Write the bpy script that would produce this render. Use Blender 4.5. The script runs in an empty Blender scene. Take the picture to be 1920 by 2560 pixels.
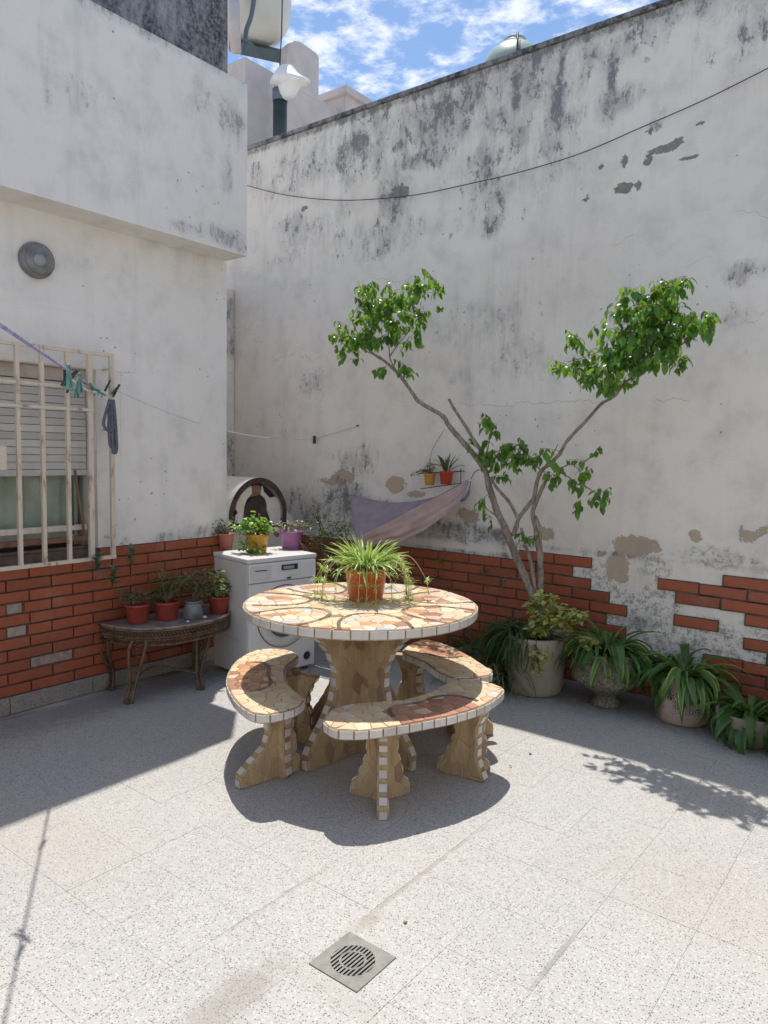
import bpy, bmesh, math, random
import numpy as np
from mathutils import Vector, Matrix, Euler, noise as mnoise
R = math.radians
rnd = random.Random(7)
sc = bpy.context.scene
col = sc.collection

# ------------------------------------------------------------------ camera
F_PX, PITCH, ROLL, YAW, CAM_H = 1840.0, R(4.68), R(1.07), R(37.7), 1.5
_cp, _sp, _cr, _sr = math.cos(PITCH), math.sin(PITCH), math.cos(ROLL), math.sin(ROLL)
_M = np.array([[_cr, -_sr, 0], [_sr, _cr, 0], [0, 0, 1]]) @ np.array([[1, 0, 0], [0, _cp, -_sp], [0, _sp, _cp]])
_B = np.array([[math.cos(YAW), math.sin(YAW), 0], [0, 0, -1], [-math.sin(YAW), math.cos(YAW), 0]])
W = _M @ _B                                   # rows: camera right, down, forward in world axes
cam_d = bpy.data.cameras.new('camera'); cam = bpy.data.objects.new('camera', cam_d); col.objects.link(cam)
cam_d.sensor_fit = 'VERTICAL'; cam_d.sensor_height = 24; cam_d.lens = 24 * F_PX / 2560
cam_d.clip_start = 0.05; cam_d.clip_end = 400
cam.matrix_world = Matrix(((W[0][0], -W[1][0], -W[2][0], 0), (W[0][1], -W[1][1], -W[2][1], 0), (W[0][2], -W[1][2], -W[2][2], CAM_H), (0, 0, 0, 1)))
sc.camera = cam

# ------------------------------------------------------------------ sky, sun, exposure
SUN = Vector((-0.25, 0.245, 1.0)).normalized()
world = bpy.data.worlds.new('World'); sc.world = world; world.use_nodes = True
wn = world.node_tree; wn.nodes.clear()
SKY_STRENGTH, CLOUD_STRENGTH, SUN_STRENGTH = 0.125, 0.90, 3.9
def wnode(t, **k):
    n = wn.nodes.new(t)
    for a, b in k.items(): setattr(n, a, b)
    return n
sky = wnode('ShaderNodeTexSky', sky_type='NISHITA', sun_disc=False, sun_elevation=math.asin(SUN.z), sun_rotation=math.atan2(SUN.x, SUN.y))
sky.altitude = 0; sky.air_density = 1.0; sky.dust_density = 0.6; sky.ozone_density = 2.0
hs = wnode('ShaderNodeHueSaturation'); hs.inputs['Saturation'].default_value = 1.1; hs.inputs['Value'].default_value = 1.0
b1 = wnode('ShaderNodeBackground'); b1.inputs['Strength'].default_value = SKY_STRENGTH
b2 = wnode('ShaderNodeBackground'); b2.inputs['Strength'].default_value = CLOUD_STRENGTH; b2.inputs['Color'].default_value = (0.86, 0.90, 1.0, 1)
tc = wnode('ShaderNodeTexCoord'); sx = wnode('ShaderNodeSeparateXYZ')
za = wnode('ShaderNodeMath', operation='MAXIMUM'); za.inputs[1].default_value = 0.12
dx = wnode('ShaderNodeMath', operation='DIVIDE'); dy = wnode('ShaderNodeMath', operation='DIVIDE'); cx = wnode('ShaderNodeCombineXYZ')
nz = wnode('ShaderNodeTexNoise'); nz.inputs['Scale'].default_value = 8.0; nz.inputs['Detail'].default_value = 9; nz.inputs['Roughness'].default_value = 0.62; nz.inputs['Distortion'].default_value = 0.1
mr = wnode('ShaderNodeMapRange', interpolation_type='SMOOTHSTEP'); mr.inputs['From Min'].default_value = 0.43; mr.inputs['From Max'].default_value = 0.66; mr.inputs['To Max'].default_value = 0.92
mx = wnode('ShaderNodeMixShader'); wo = wnode('ShaderNodeOutputWorld')
L = wn.links.new
L(tc.outputs['Generated'], sx.inputs[0]); L(sx.outputs[2], za.inputs[0]); L(sx.outputs[0], dx.inputs[0]); L(za.outputs[0], dx.inputs[1])
L(sx.outputs[1], dy.inputs[0]); L(za.outputs[0], dy.inputs[1]); L(dx.outputs[0], cx.inputs[0]); L(dy.outputs[0], cx.inputs[1])
L(cx.outputs[0], nz.inputs['Vector']); L(nz.outputs[0], mr.inputs[0]); L(sky.outputs[0], hs.inputs['Color']); L(hs.outputs[0], b1.inputs['Color'])
L(mr.outputs[0], mx.inputs[0]); L(b1.outputs[0], mx.inputs[1]); L(b2.outputs[0], mx.inputs[2]); L(mx.outputs[0], wo.inputs[0])
sd = bpy.data.lights.new('sun', 'SUN'); sun = bpy.data.objects.new('sun', sd); col.objects.link(sun)
sd.energy = SUN_STRENGTH; sd.angle = R(0.53); sd.color = (1.0, 0.945, 0.86)
sun.rotation_euler = (-SUN).to_track_quat('-Z', 'Y').to_euler(); sun.location = (0, 0, 12)
sc.view_settings.view_transform = 'Standard'; sc.view_settings.look = 'None'; sc.view_settings.gamma = 1; sc.view_settings.use_curve_mapping = False
sc.view_settings.exposure = 0.40
sc.render.engine = 'CYCLES'
sc.cycles.max_bounces = 8; sc.cycles.diffuse_bounces = 5; sc.cycles.transparent_max_bounces = 8

# ------------------------------------------------------------------ measuring: where a sight line meets a real plane
def ray(x, y): return W.T @ np.array([(x - 960) / F_PX, (y - 1280) / F_PX, 1.0])
def atZ(x, y, z=0.0):
    d = ray(x, y); t = (z - CAM_H) / d[2]; return Vector((d[0] * t, d[1] * t, z))
def atX(x, y, X):
    d = ray(x, y); t = X / d[0]; return Vector((X, d[1] * t, CAM_H + d[2] * t))
def atY(x, y, Y):
    d = ray(x, y); t = Y / d[1]; return Vector((d[0] * t, Y, CAM_H + d[2] * t))

# ------------------------------------------------------------------ materials
class G:
    def __init__(s, name):
        s.m = bpy.data.materials.new(name); s.m.use_nodes = True; s.t = s.m.node_tree; s.t.nodes.clear()
        s.out = s.t.nodes.new('ShaderNodeOutputMaterial')
    def n(s, typ, ins=None, **k):
        nd = s.t.nodes.new(typ)
        for a, b in k.items(): setattr(nd, a, b)
        for a, b in (ins or {}).items(): s.set(nd.inputs[a], b)
        return nd
    def set(s, sock, v):
        if isinstance(v, bpy.types.NodeSocket): s.t.links.new(v, sock)
        elif isinstance(v, tuple) and len(v) == 3 and sock.type == 'RGBA': sock.default_value = (*v, 1)
        else: sock.default_value = v
    def math(s, op, a, b=0.0, c=None, clamp=False):
        nd = s.t.nodes.new('ShaderNodeMath'); nd.operation = op; nd.use_clamp = clamp
        s.set(nd.inputs[0], a); s.set(nd.inputs[1], b)
        if c is not None: s.set(nd.inputs[2], c)
        return nd.outputs[0]
    def mix(s, f, a, b, mode='MIX'):
        nd = s.t.nodes.new('ShaderNodeMix'); nd.data_type = 'RGBA'; nd.blend_type = mode
        s.set(nd.inputs[0], f); s.set(nd.inputs[6], a); s.set(nd.inputs[7], b); return nd.outputs[2]
    def pos(s): return s.n('ShaderNodeNewGeometry').outputs['Position']
    def obj(s): return s.n('ShaderNodeTexCoord').outputs['Object']
    def scale(s, v, xyz):
        return s.n('ShaderNodeVectorMath', {0: v, 1: xyz}, operation='MULTIPLY').outputs[0]
    def noise(s, v, sc_, det=4, rough=.55, dist=0):
        return s.n('ShaderNodeTexNoise', {'Vector': v, 'Scale': float(sc_), 'Detail': float(det), 'Roughness': rough, 'Distortion': float(dist)}).outputs[0]
    def voro(s, v, sc_, feature='F1', rand=1.0):
        return s.n('ShaderNodeTexVoronoi', {'Vector': v, 'Scale': float(sc_), 'Randomness': rand}, feature=feature)
    def rng(s, x, a, b, c=0., d=1., smooth=True):
        return s.n('ShaderNodeMapRange', {0: x, 1: a, 2: b, 3: c, 4: d}, interpolation_type='SMOOTHSTEP' if smooth else 'LINEAR').outputs[0]
    def attr(s, name): return s.n('ShaderNodeAttribute', attribute_name=name).outputs['Fac']
    def bump(s, h, strength=.3, dist=.01): return s.n('ShaderNodeBump', {'Height': h, 'Strength': strength, 'Distance': dist}).outputs[0]
    def bsdf(s, color, rough=.6, normal=None, **k):
        b = s.n('ShaderNodeBsdfPrincipled'); s.set(b.inputs['Base Color'], color); s.set(b.inputs['Roughness'], rough)
        if normal is not None: s.set(b.inputs['Normal'], normal)
        for a, v in k.items(): s.set(b.inputs[a.replace('_', ' ')], v)
        s.t.links.new(b.outputs[0], s.out.inputs[0]); return b

def simple(name, c1, c2=None, ns=18, rough=.6, bump=.15, rand=.12, bs=None, **k):
    """colour that wanders between c1 and c2, with fine relief and a little variation from object to object"""
    g = G(name); p = g.obj(); c2 = c2 or tuple(x * .75 for x in c1)
    f = g.rng(g.noise(p, ns, 6, .6), .35, .68)
    c = g.mix(f, c1, c2)
    oi = g.n('ShaderNodeObjectInfo').outputs['Random']
    c = g.n('ShaderNodeHueSaturation', {'Color': c, 'Value': g.math('MULTIPLY_ADD', oi, rand * 2, 1 - rand), 'Hue': g.math('MULTIPLY_ADD', oi, .02, .49)}).outputs[0]
    nb = g.bump(g.noise(p, bs or ns * 6, 5, .65), bump, .004) if bump else None
    g.bsdf(c, rough, nb, **k); return g.m

def leaf_mat(name, c1, c2, trans=.35, rough=.38, stripe=None, rand=.25):
    g = G(name); p = g.obj(); f = g.rng(g.noise(p, 30, 3), .3, .7)
    rn = g.n('ShaderNodeNewGeometry').outputs['Random Per Island']
    oi = g.n('ShaderNodeObjectInfo').outputs['Random']
    c = g.mix(g.math('FRACT', g.math('ADD', g.math('MULTIPLY', rn, 7.3), g.math('ADD', oi, g.math('MULTIPLY', f, .2)))), c1, c2)
    if stripe:
        u = g.n('ShaderNodeSeparateXYZ', {0: g.n('ShaderNodeUVMap').outputs[0]}).outputs[0]
        e = g.math('ABSOLUTE', g.math('SUBTRACT', u, .5))
        if stripe[0] == 'edge': m_ = g.rng(g.math('ADD', e, g.math('MULTIPLY', g.math('SUBTRACT', g.noise(p, 25), .5), .12)), .30, .38)
        else: m_ = g.rng(e, .12, .22, 1., 0.)
        m_ = g.math('MULTIPLY', m_, g.rng(oi, stripe[2], stripe[2] + .05)) if stripe[2] > 0 else m_
        c = g.mix(m_, c, stripe[1])
    c = g.n('ShaderNodeHueSaturation', {'Color': c, 'Value': g.math('MULTIPLY_ADD', oi, rand * 2, 1 - rand)}).outputs[0]
    b = g.bsdf(c, rough, g.bump(g.noise(p, 120, 2), .12, .002), Specular_IOR_Level=.5)
    tr = g.n('ShaderNodeBsdfTranslucent', {'Color': g.mix(.6, c, (0.32, 0.5, 0.04), 'MIX')})
    ms = g.n('ShaderNodeMixShader', {0: trans, 1: b.outputs[0], 2: tr.outputs[0]})
    g.t.links.new(ms.outputs[0], g.out.inputs[0]); return g.m

def terrazzo(name, base, dark_amt=1.0, rand=.012, lo=.5):
    g = G(name); p = g.pos()
    v1 = g.voro(p, 140); rr = g.n('ShaderNodeSeparateColor', {0: v1.outputs['Color']})
    chip = g.math('MULTIPLY', g.rng(v1.outputs['Distance'], .26, .42, 1., 0.), g.math('GREATER_THAN', rr.outputs[0], 0.55))
    v2 = g.voro(p, 330); r2 = g.n('ShaderNodeSeparateColor', {0: v2.outputs['Color']})
    chip2 = g.math('MULTIPLY', g.rng(v2.outputs['Distance'], .2, .45, 1., 0.), g.math('GREATER_THAN', r2.outputs[1], 0.6))
    v3 = g.voro(p, 120); r3 = g.n('ShaderNodeSeparateColor', {0: v3.outputs['Color']})
    lightc = g.math('MULTIPLY', g.rng(v3.outputs['Distance'], .3, .45, 1., 0.), g.math('GREATER_THAN', r3.outputs[2], 0.6))
    big = g.noise(p, 1.3, 4, .6)
    c = g.mix(g.rng(big, .35, .65), base, tuple(x * y for x, y in zip(base, (.93, .95, .98))))
    c = g.mix(g.math('MULTIPLY', lightc, .5), c, (0.66, 0.62, 0.56))
    c = g.mix(g.math('MULTIPLY', chip2, .7 * dark_amt), c, (0.22, 0.19, 0.17))
    c = g.mix(g.math('MULTIPLY', chip, .88 * dark_amt), c, g.mix(rr.outputs[1], (0.045, 0.042, 0.04), (0.17, 0.12, 0.10)))
    dirt = g.rng(g.noise(g.scale(p, (1., 1., 1.)), 3.1, 7, .7, .6), .56, .78)
    c = g.mix(g.math('MULTIPLY', dirt, .28), c, (0.24, 0.20, 0.15))
    s3 = g.n('ShaderNodeSeparateXYZ', {0: p})
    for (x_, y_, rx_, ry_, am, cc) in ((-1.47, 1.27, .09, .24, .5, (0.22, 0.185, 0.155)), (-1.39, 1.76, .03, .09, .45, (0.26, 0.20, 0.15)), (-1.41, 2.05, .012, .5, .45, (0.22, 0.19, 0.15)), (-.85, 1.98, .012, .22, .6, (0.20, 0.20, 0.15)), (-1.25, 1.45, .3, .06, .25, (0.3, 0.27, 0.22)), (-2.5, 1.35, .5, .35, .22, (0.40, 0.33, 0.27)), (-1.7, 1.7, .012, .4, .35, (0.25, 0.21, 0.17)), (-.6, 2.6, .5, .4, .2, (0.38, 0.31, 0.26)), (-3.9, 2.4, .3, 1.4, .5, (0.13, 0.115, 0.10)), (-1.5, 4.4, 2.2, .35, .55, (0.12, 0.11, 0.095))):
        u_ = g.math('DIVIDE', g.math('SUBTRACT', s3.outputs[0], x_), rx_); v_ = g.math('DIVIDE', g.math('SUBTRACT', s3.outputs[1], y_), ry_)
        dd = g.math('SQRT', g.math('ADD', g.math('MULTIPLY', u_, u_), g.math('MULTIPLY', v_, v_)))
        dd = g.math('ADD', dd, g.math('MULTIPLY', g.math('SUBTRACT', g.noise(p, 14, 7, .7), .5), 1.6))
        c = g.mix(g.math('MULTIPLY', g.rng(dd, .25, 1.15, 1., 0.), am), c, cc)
    oi = g.n('ShaderNodeObjectInfo').outputs['Random']
    c = g.n('ShaderNodeHueSaturation', {'Color': c, 'Value': g.math('MULTIPLY_ADD', oi, rand * 2, 1 - rand)}).outputs[0]
    h = g.math('ADD', g.noise(p, 60, 4), g.math('MULTIPLY', chip, -.25))
    g.bsdf(c, g.rng(big, .3, .7, lo, lo + .18), g.bump(h, .14, .003)); return g.m

def plaster(name, base, tint, mould_amt=1.0, wear=True):
    """old lime wash over render; attributes painted per place: mould, peel, rough, mortar, streak"""
    g = G(name); p = g.pos()
    big = g.noise(p, .9, 5, .6); mid = g.noise(p, 5, 6, .62); fine = g.noise(p, 42, 6, .7)
    c = g.mix(g.rng(big, .3, .7), base, tint)
    c = g.mix(g.math('MULTIPLY', g.rng(mid, .42, .75), .32), c, (0.40, 0.38, 0.36))
    # vertical rain streaks
    st = g.noise(g.scale(p, (7., 7., .55)), 1.0, 6, .65)
    c = g.mix(g.math('MULTIPLY', g.rng(st, .5, .78), g.math('MULTIPLY_ADD', g.attr('mould'), .5, .14)), c, (0.22, 0.22, 0.235))
    # rough bare patches
    rg = g.attr('rough')
    rmask = g.rng(g.math('ADD', rg, g.math('MULTIPLY', g.math('SUBTRACT', g.noise(p, 14, 8, .7), .5), .9)), .45, .6)
    rcol = g.mix(g.rng(g.noise(p, 34, 9, .82), .47, .58), (0.78, 0.75, 0.69), (0.27, 0.26, 0.225))
    c = g.mix(g.math('MULTIPLY', rmask, .85), c, rcol)
    # peeled paint, tan render beneath with a crisp broken edge
    pf = g.math('ADD', g.attr('peel'), g.math('MULTIPLY', g.math('SUBTRACT', g.noise(p, 15, 10, .74, .3), .5), 1.6))
    pmask = g.rng(pf, .50, .53)
    pcol = g.mix(g.rng(mid, .35, .7), (0.52, 0.405, 0.30), (0.42, 0.35, 0.27)); pcol = g.mix(g.rng(g.n('ShaderNodeSeparateXYZ', {0: p}).outputs[2], 1.9, 2.5), pcol, g.mix(g.rng(fine, .3, .7), (0.30, 0.285, 0.24), (0.20, 0.195, 0.175)))
    c = g.mix(pmask, c, pcol)
    # black mould
    mf = g.math('ADD', g.math('MULTIPLY', g.attr('mould'), .82), g.math('MULTIPLY', g.math('SUBTRACT', g.noise(g.scale(p, (9., 9., 4.)), 1.2, 10, .76, .5), .5), 1.7))
    mf = g.math('ADD', mf, g.math('MULTIPLY', g.math('SUBTRACT', g.noise(g.scale(p, (1., 1., .5)), 2.3, 3, .5), .5), .95))
    mf = g.math('MULTIPLY', mf, g.rng(g.attr('mould'), .02, .3, .45, 1.))
    fl = g.noise(g.scale(p, (1., 1., .62)), 19, 11, .80, .25)
    mm = g.math('MULTIPLY', g.rng(g.math('ADD', fl, g.math('MULTIPLY', g.math('SUBTRACT', mf, .50), .27)), .495, .60), g.rng(mf, .0, .2))
    mcol = g.mix(g.rng(g.n('ShaderNodeSeparateXYZ', {0: p}).outputs[2], 1.2, 2.2), (0.105, 0.095, 0.08), (0.095, 0.097, 0.108))
    c = g.mix(g.math('MULTIPLY', mm, .82 * mould_amt), c, mcol)
    ml = g.rng(mf, .12, .7)
    c = g.mix(g.math('MULTIPLY', ml, .52 * mould_amt), c, g.mix(.5, mcol, (0.42, 0.41, 0.41)))
    # scattered pocks
    vo = g.voro(g.n('ShaderNodeVectorMath', {0: p, 1: g.scale(g.n('ShaderNodeTexNoise', {'Vector': p, 'Scale': 25.}).outputs['Color'], (.03, .03, .03))}, operation='ADD').outputs[0], 17)
    sp_ = g.math('MULTIPLY', g.rng(vo.outputs['Distance'], .07, .17, 1., 0.), g.math('GREATER_THAN', g.noise(p, 2.2, 3), .57))
    sp_ = g.math('MULTIPLY', sp_, g.math('GREATER_THAN', g.n('ShaderNodeSeparateColor', {0: vo.outputs['Color']}).outputs[0], .55))
    c = g.mix(g.math('MULTIPLY', sp_, .65), c, (0.16, 0.155, 0.15))
    # hair cracks
    s3 = g.n('ShaderNodeSeparateXYZ', {0: p}); z = s3.outputs[2]
    wob = g.noise(g.scale(p, (1., 1., .25)), 3.2, 8, .62)
    cr = None
    for z0, amp, off in ((2.84, .40, 0.), (2.62, .5, 4.), (1.86, .3, 9.), (2.30, .6, 15.)):
        w2 = g.noise(g.n('ShaderNodeVectorMath', {0: g.scale(p, (1., 1., .25)), 1: (off, off, 0.)}, operation='ADD').outputs[0], 3.0, 8, .62)
        d = g.math('ABSOLUTE', g.math('SUBTRACT', z, g.math('MULTIPLY_ADD', w2, amp, z0 - amp * .5)))
        k_ = g.math('MULTIPLY', g.rng(d, .0006, .0036, 1., 0.), g.rng(g.noise(g.n('ShaderNodeVectorMath', {0: p, 1: (off * 2., 0., 0.)}, operation='ADD').outputs[0], 1.4, 2), .52, .60))
        cr = k_ if cr is None else g.math('MAXIMUM', cr, k_)
    if wear: c = g.mix(g.math('MULTIPLY', cr, .42), c, (0.13, 0.12, 0.11))
    c = g.mix(g.rng(g.attr('mortar'), .45, .55), c, g.mix(g.rng(fine, .3, .7), (0.075, 0.058, 0.045), (0.13, 0.10, 0.08)))
    h = g.math('ADD', g.math('MULTIPLY', mid, .7), g.math('MULTIPLY', fine, .35))
    h = g.math('SUBTRACT', h, g.math('MULTIPLY', pmask, .35)); h = g.math('ADD', h, g.math('MULTIPLY', rmask, g.math('MULTIPLY', g.noise(p, 24, 6, .7), 1.2)))
    g.bsdf(c, .92, g.bump(h, .55, .012)); return g.m

MT = {}
MT['tile'] = terrazzo('terrazzo floor', (0.41, 0.40, 0.38))
MT['base'] = terrazzo('terrazzo skirting', (0.36, 0.31, 0.27), 1.0)
MT['grout'] = simple('floor joint', (0.41, 0.39, 0.36), (0.20, 0.18, 0.15), 2.2, .9, .3)
MT['plaster_back'] = plaster('old white plaster', (0.84, 0.795, 0.72), (0.78, 0.725, 0.645))
MT['plaster_house'] = plaster('house plaster', (0.85, 0.815, 0.76), (0.81, 0.77, 0.715), .6, False)
MT['brick'] = None
def brick_mat():
    g = G('red facing brick'); p = g.pos(); oi = g.n('ShaderNodeObjectInfo').outputs['Random']
    f = g.noise(p, 26, 6, .65)
    c = g.mix(g.rng(f, .3, .7), (0.36, 0.093, 0.040), (0.295, 0.072, 0.034))
    c = g.mix(oi, c, (0.36, 0.092, 0.036))
    c = g.mix(g.math('MULTIPLY', g.rng(g.noise(p, 6, 5), .5, .8), .35), c, (0.19, 0.07, 0.045))
    c = g.mix(g.math('MULTIPLY', g.rng(g.math('FRACT', g.math('MULTIPLY', oi, 7.7)), .72, .95), .5), c, (0.20, 0.062, 0.034))
    sp_ = g.rng(g.noise(p, 110, 4, .8), .62, .72); c = g.mix(g.math('MULTIPLY', sp_, .45), c, (0.42, 0.32, 0.25))
    c = g.mix(g.math('MULTIPLY', g.rng(g.noise(p, 3.5, 7, .7), .52, .75), .30), c, (0.36, 0.26, 0.20))
    g.bsdf(c, .55, g.bump(g.noise(p, 90, 5, .7), .25, .003)); return g.m
MT['brick'] = brick_mat()
MT['mortar'] = simple('dark mortar', (0.15, 0.11, 0.085), (0.085, 0.062, 0.048), 20, .95, .4)
MT['cement'] = simple('grey cement patch', (0.40, 0.315, 0.26), (0.28, 0.215, 0.17), 25, .95, .8, bs=60)
MT['grille'] = None
def grille_mat():
    g = G('cream paint with rust'); p = g.pos()
    m_ = g.rng(g.noise(g.scale(p, (1., 1., .35)), 16, 7, .7), .50, .66)
    c = g.mix(m_, (0.66, 0.57, 0.45), (0.38, 0.23, 0.14))
    g.bsdf(c, .55, g.bump(g.noise(p, 80), .2, .002)); return g.m
MT['grille'] = grille_mat()
MT['slat'] = simple('roller blind slat', (0.60, 0.575, 0.53), (0.54, 0.515, 0.47), 8, .5, .05)
MT['wood_cream'] = simple('weathered cream wood', (0.66, 0.60, 0.53), (0.54, 0.46, 0.38), 14, .7, .3)
MT['wood_brown'] = simple('brown wood', (0.27, 0.15, 0.085), (0.18, 0.09, 0.05), 14, .6, .3)
MT['curtain'] = simple('green grey curtain', (0.74, 0.74, 0.66), (0.56, 0.57, 0.49), 5, .8, .2)
def glass_mat():
    g = G('window glass'); g.bsdf((0.8, 0.85, 0.8), .04, None, Transmission_Weight=1.0, IOR=1.1); return g.m
MT['glass'] = glass_mat()
MT['lamp_ring'] = simple('grey lamp housing', (0.23, 0.235, 0.24), (0.15, 0.15, 0.155), 20, .35, .1)
MT['lamp_glass'] = simple('frosted lamp glass', (0.36, 0.37, 0.37), (0.28, 0.29, 0.29), 12, .15, .05)
MT['dark_wall'] = None
def dark_wall():
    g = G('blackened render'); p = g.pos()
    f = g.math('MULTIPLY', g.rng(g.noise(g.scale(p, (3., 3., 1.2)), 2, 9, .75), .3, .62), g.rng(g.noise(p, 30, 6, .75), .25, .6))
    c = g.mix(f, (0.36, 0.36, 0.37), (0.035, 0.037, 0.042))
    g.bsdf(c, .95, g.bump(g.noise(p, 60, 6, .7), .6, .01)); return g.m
MT['dark_wall'] = dark_wall()
MT['pink_wall'] = simple('pale pinkish render', (0.66, 0.60, 0.585), (0.55, 0.495, 0.485), 3.5, .9, .2, bs=40)
MT['tank'] = simple('cream tank', (0.72, 0.73, 0.68), (0.66, 0.67, 0.61), 2, .4, .05)
MT['dome'] = simple('pale green tank', (0.33, 0.41, 0.37), (0.28, 0.35, 0.31), 2, .4, .05)
MT['steel_blue'] = simple('blue grey steel', (0.13, 0.17, 0.20), (0.10, 0.13, 0.15), 8, .5, .1)
MT['dark_green'] = simple('dark green duct', (0.035, 0.06, 0.062), (0.02, 0.035, 0.038), 8, .45, .1)
MT['bag'] = simple('white plastic bag', (0.80, 0.80, 0.78), (0.72, 0.73, 0.72), 9, .3, .2, bs=14)
MT['wire'] = simple('dark wire', (0.05, 0.05, 0.055), None, 10, .6, 0)
MT['white_cord'] = simple('white cord', (0.7, 0.7, 0.68), None, 10, .6, 0)
MT['purple_cord'] = simple('purple cord', (0.17, 0.15, 0.36), (0.35, 0.34, 0.5), 40, .5, .1)
MT['peg'] = simple('green plastic peg', (0.09, 0.30, 0.24), (0.06, 0.2, 0.16), 30, .4, 0, .3)
MT['peg_dark'] = simple('dark plastic peg', (0.03, 0.05, 0.05), None, 30, .4, 0, .3)
MT['strap'] = simple('navy strap', (0.10, 0.105, 0.15), (0.16, 0.16, 0.21), 60, .7, .2)
MT['white_metal'] = simple('white enamel', (0.76, 0.755, 0.74), (0.72, 0.71, 0.69), 3, .3, .03)
MT['white_metal2'] = simple('aged white enamel', (0.64, 0.625, 0.60), (0.58, 0.565, 0.54), 3, .35, .03)
MT['seam'] = simple('dark seam', (0.09, 0.085, 0.08), None, 3, .6, 0)
MT['display'] = simple('display', (0.05, 0.06, 0.08), None, 3, .2, 0)
MT['lcd'] = simple('grey lcd', (0.30, 0.34, 0.38), None, 3, .2, 0)
def oven_mat():
    g = G('whitewash over black clay'); p = g.pos()
    m_ = g.rng(g.noise(p, 7, 8, .66, .5), .585, .62)
    c = g.mix(m_, (0.66, 0.62, 0.56), (0.30, 0.16, 0.09))
    g.bsdf(c, .9, g.bump(g.math('ADD', g.noise(p, 20, 6), g.math('MULTIPLY', m_, -.5)), .6, .01)); return g.m
MT['oven'] = oven_mat()
MT['soot'] = simple('sooty clay', (0.05, 0.033, 0.027), (0.10, 0.06, 0.045), 9, .95, .6)
MT['white_flake'] = simple('flaking whitewash', (0.78, 0.74, 0.66), (0.68, 0.60, 0.50), 14, .9, .5)
MT['rust_edge'] = simple('rusty clay', (0.30, 0.15, 0.085), (0.2, 0.1, 0.06), 20, .9, .5)
MT['hammock_in'] = simple('mauve cloth', (0.40, 0.32, 0.35), (0.33, 0.265, 0.295), 12, .9, .15, bs=300)
MT['hammock_out'] = simple('dusty pink cloth', (0.47, 0.345, 0.335), (0.40, 0.29, 0.285), 12, .9, .15, bs=300)
MT['hammock_rim'] = simple('pink hem', (0.48, 0.34, 0.33), (0.4, 0.27, 0.27), 40, .9, .15)
MT['terracotta'] = simple('red plastic pot', (0.40, 0.085, 0.045), (0.34, 0.07, 0.04), 7, .42, .05)
MT['terra_pale'] = simple('pale red pot', (0.46, 0.16, 0.12), (0.38, 0.12, 0.09), 7, .6, .1)
MT['orange'] = simple('orange plastic pot', (0.52, 0.155, 0.035), (0.47, 0.135, 0.03), 4, .38, .03)
MT['yellow'] = simple('yellow pot', (0.60, 0.36, 0.045), (0.52, 0.30, 0.04), 6, .45, .05)
MT['purple'] = simple('purple pot', (0.26, 0.10, 0.24), (0.22, 0.085, 0.2), 6, .45, .05)
MT['redpot'] = simple('bright red pot', (0.50, 0.07, 0.035), (0.44, 0.06, 0.03), 6, .45, .05)
MT['soil'] = simple('dark soil', (0.055, 0.038, 0.027), (0.03, 0.02, 0.015), 60, 1., 1., bs=90)
MT['beige_pot'] = simple('beige planter', (0.36, 0.32, 0.25), (0.30, 0.265, 0.205), 3, .75, .25)
MT['tan_pot'] = simple('brown grey planter', (0.24, 0.20, 0.155), (0.19, 0.16, 0.125), 4, .8, .25)
def urn_mat():
    g = G('mossy concrete'); p = g.pos()
    f = g.rng(g.noise(p, 60, 8, .8), .42, .6); b_ = g.rng(g.noise(p, 5, 4), .38, .62)
    c = g.mix(f, (0.38, 0.35, 0.28), (0.10, 0.095, 0.065)); c = g.mix(g.math('MULTIPLY', b_, .45), c, (0.10, 0.11, 0.05))
    g.bsdf(c, .95, g.bump(g.noise(p, 70, 8, .75), .9, .012)); return g.m
MT['urn'] = urn_mat()
def floral_mat():
    g = G('white pot with blue brushwork'); o = g.obj(); s3 = g.n('ShaderNodeSeparateXYZ', {0: o})
    z = s3.outputs[2]; an = g.math('ARCTAN2', s3.outputs[1], s3.outputs[0])
    v = g.n('ShaderNodeCombineXYZ', {0: g.math('MULTIPLY', an, .15), 1: z, 2: 0.0}).outputs[0]
    w = g.voro(v, 17).outputs['Distance']; ringw = g.math('SINE', g.math('MULTIPLY', w, 46.))
    band = g.math('MULTIPLY', g.rng(z, .065, .085), g.rng(z, .17, .23, 1., 0.))
    patch = g.rng(g.noise(v, 9, 3), .43, .50)
    m_ = g.math('MULTIPLY', g.math('MULTIPLY', g.rng(ringw, .0, .35), band), patch)
    c = g.mix(g.rng(g.noise(o, 14, 5), .35, .65), (0.52, 0.42, 0.34), (0.42, 0.33, 0.26))
    c = g.mix(m_, c, (0.05, 0.075, 0.16))
    c = g.mix(g.rng(z, .058, .066, .35, 0.), c, (0.34, 0.22, 0.13))
    g.bsdf(c, .45, g.bump(g.noise(o, 40), .2, .003)); return g.m
MT['floral'] = floral_mat()
MT['wicker'] = simple('brown cane', (0.17, 0.10, 0.05), (0.08, 0.05, 0.03), 25, .5, .4, .3)
MT['wicker_old'] = simple('grey worn cane', (0.33, 0.27, 0.20), (0.14, 0.09, 0.05), 14, .7, .4, .3)
MT['board_top'] = simple('stained board', (0.28, 0.23, 0.215), (0.16, 0.125, 0.11), 7, .7, .2)
MT['iron'] = simple('cast iron grate', (0.23, 0.225, 0.205), (0.17, 0.165, 0.15), 25, .45, .3)
MT['pit'] = simple('drain pit', (0.07, 0.075, 0.068), None, 8, .9, 0)
MT['steel_wire'] = simple('steel wire', (0.25, 0.25, 0.25), None, 8, .4, 0)
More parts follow.
